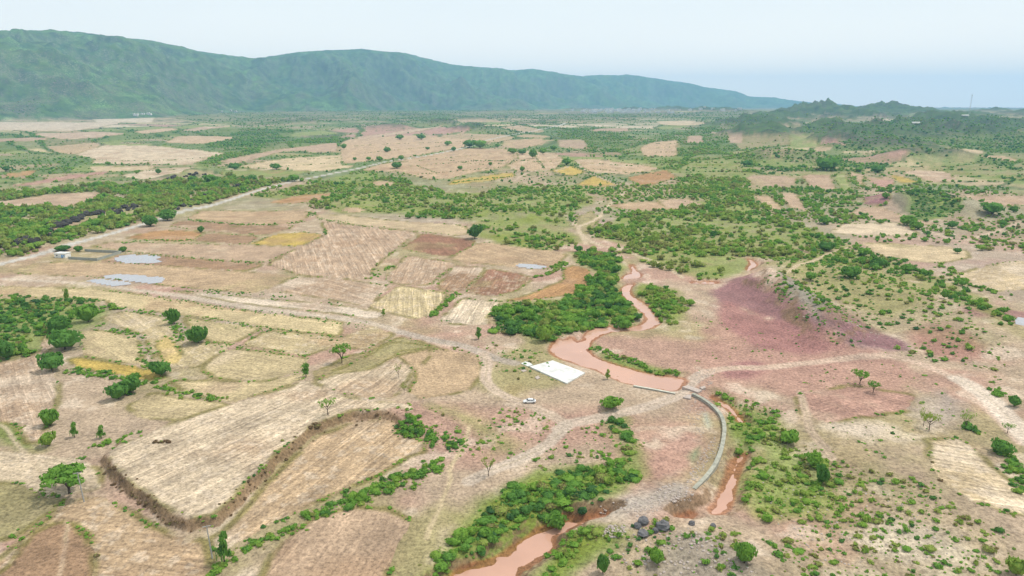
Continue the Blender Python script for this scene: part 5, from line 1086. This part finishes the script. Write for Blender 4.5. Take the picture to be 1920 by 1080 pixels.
# far village
hm = []
for k in range(6):
    w, dp, hh = random.uniform(9, 17), random.uniform(8, 12), random.uniform(4.5, 8); o = MB().box((0, 0, hh / 2 - 1), (w, dp, hh + 2)); 
    if k % 2: o.box((w * .22, 0, hh + 1.3), (w * .45, dp * .9, 2.6))
    r = MB()
    for sx, sy, lx, ly in ((0, -1, w, .5), (0, 1, w, .5), (-1, 0, .5, dp - 1), (1, 0, .5, dp - 1)): r.box((sx * (w / 2 - .25), sy * (dp / 2 - .25), hh + .31), (lx, ly, .6))
    wn = MB()
    for q in (-.3, 0, .3): wn.box((w * q, -dp / 2 - .02, hh * .5), (1.3, .12, 1.5))
    hm.append((mesh_py("wall", o.v, o.f, M_HOUSE), mesh_py("parapet", r.v, r.f, M_WASH), mesh_py("window", wn.v, wn.f, M_GLASS)))
for k in range(95):
    u = random.gauss(1160, 32) if k < 70 else random.uniform(1080, 1400); v = random.uniform(206.5, 212.5) if k < 70 else random.uniform(205, 213); x, y = gp(u, v)
    h = thing("house", "small pale flat roofed house in the far village below the ridge", "house", (x, y, gz(x, y)), random.uniform(-.4, .4), "houses of the far village"); a, b, c = random.choice(hm); s = random.uniform(1.1, 1.9); h.scale = (s, s, s)
    link("wall", a, h); link("parapet", b, h); link("window", c, h)
x, y = gp(1219, 212.5); t = thing("water_tower", "white water tower standing right of the far village", "tower", (x, y, gz(x, y)))
MB().box((0, 0, 10), (9, 9, 24), 0, .85).build("shaft", M_WASH, t); MB().box((0, 0, 27), (14, 14, 10)).build("tank", M_SLAB, t); MB().box((0, 0, 32.3), (14.6, 14.6, .6)).build("roof", M_ROOF, t)
for u, v, n in ((270, 217, 9), (425, 211, 4)):
    for k in range(n):
        x, y = gp(u + random.uniform(-20, 20), v + random.uniform(-1.2, 1.2)); h = thing("house", "pale house at the foot of the green mountain on the left", "house", (x, y, gz(x, y)), random.uniform(-.4, .4), "houses at the foot of the mountain"); a, b, c = random.choice(hm); link("wall", a, h); link("parapet", b, h); link("window", c, h)
for u, v, lab in ((1716, 234, "long pale shed between the dark hills"), (1809, 220, "small white shed on the far right hill")):
    x, y = gp(u, v); h = thing("shed", lab, "shed", (x, y, gz(x, y)), 0, None, (.6, .6, .6)); MB().box((0, 0, 1.5), (42, 14, 6)).build("wall", M_HOUSE, h)
    MB().add([(-22, -8, 4.5), (22, -8, 4.5), (22, 8, 4.5), (-22, 8, 4.5), (-22, 0, 7.5), (22, 0, 7.5)], [(0, 1, 5, 4), (2, 3, 4, 5), (0, 4, 3), (1, 2, 5), (3, 2, 1, 0)]).build("roof", M_WASH, h)
# radio mast
x, y = gp(1817, 214); z = gz(x, y); dd = math.hypot(x, y); hm_ = 100.0 * dd / 4400; t = thing("radio_mast", "tall thin lattice mast standing on the far right hills", "mast", (x, y, z))
lg = MB()
for i in range(3):
    a = 2.09 * i; lg = MB().tube((math.cos(a) * 3, math.sin(a) * 3, -1), (math.cos(a) * 1.0, math.sin(a) * 1.0, hm_), .26, .2, 5); lg.build("leg", M_STEEL, t)
b = MB()
for k in range(14):
    z0 = hm_ * k / 14; f0 = 3 - 2.0 * k / 14; f1 = 3 - 2.0 * (k + 1) / 14
    for i in range(3): b.tube((math.cos(2.09 * i) * f0, math.sin(2.09 * i) * f0, z0), (math.cos(2.09 * (i + 1)) * f1, math.sin(2.09 * (i + 1)) * f1, hm_ * (k + 1) / 14), .1, .1, 4)
b.build("lattice", M_STEEL, t); MB().tube((0, 0, hm_ * .93), (0, 0, hm_ * .97), 2.2, 2.2, 8).build("antenna", M_WASH, t)
# ------------------------------------------------------------------ haze: one closed box of thin blue air round everything
hz = MB().box((0, 0, 430), (50000, 50000, 900)).build("haze", None) if False else None
zmin = float(gzv.min()) - 1.0; zmax = float(gzv.max()) + 15
hb = MB().box((0, 0, (zmin + zmax) / 2), (32400, 32400, zmax - zmin)); m, t, o = mat("haze_air"); v = N(t, "ShaderNodeVolumePrincipled"); v.inputs["Density"].default_value = 8.2e-5; v.inputs["Color"].default_value = (.33, .64, 1.0, 1); v.inputs["Anisotropy"].default_value = 0.0
t.links.new(v.outputs[0], o.inputs["Volume"]); hz = hb.build("haze", m); tag(hz, "thin blue haze over the whole valley", None, None, "stuff")
tot = sum(sum(len(p.vertices) - 2 for p in o.data.polygons) if len(o.data.polygons) < 3000 else len(o.data.loops) - 2 * len(o.data.polygons) for o in COL.objects if o.type == 'MESH')
print("TRIS", tot)
print("OBJ", len(COL.objects), "veg", len(VEG), "zrange", zmin, zmax, "grid", nr, na)
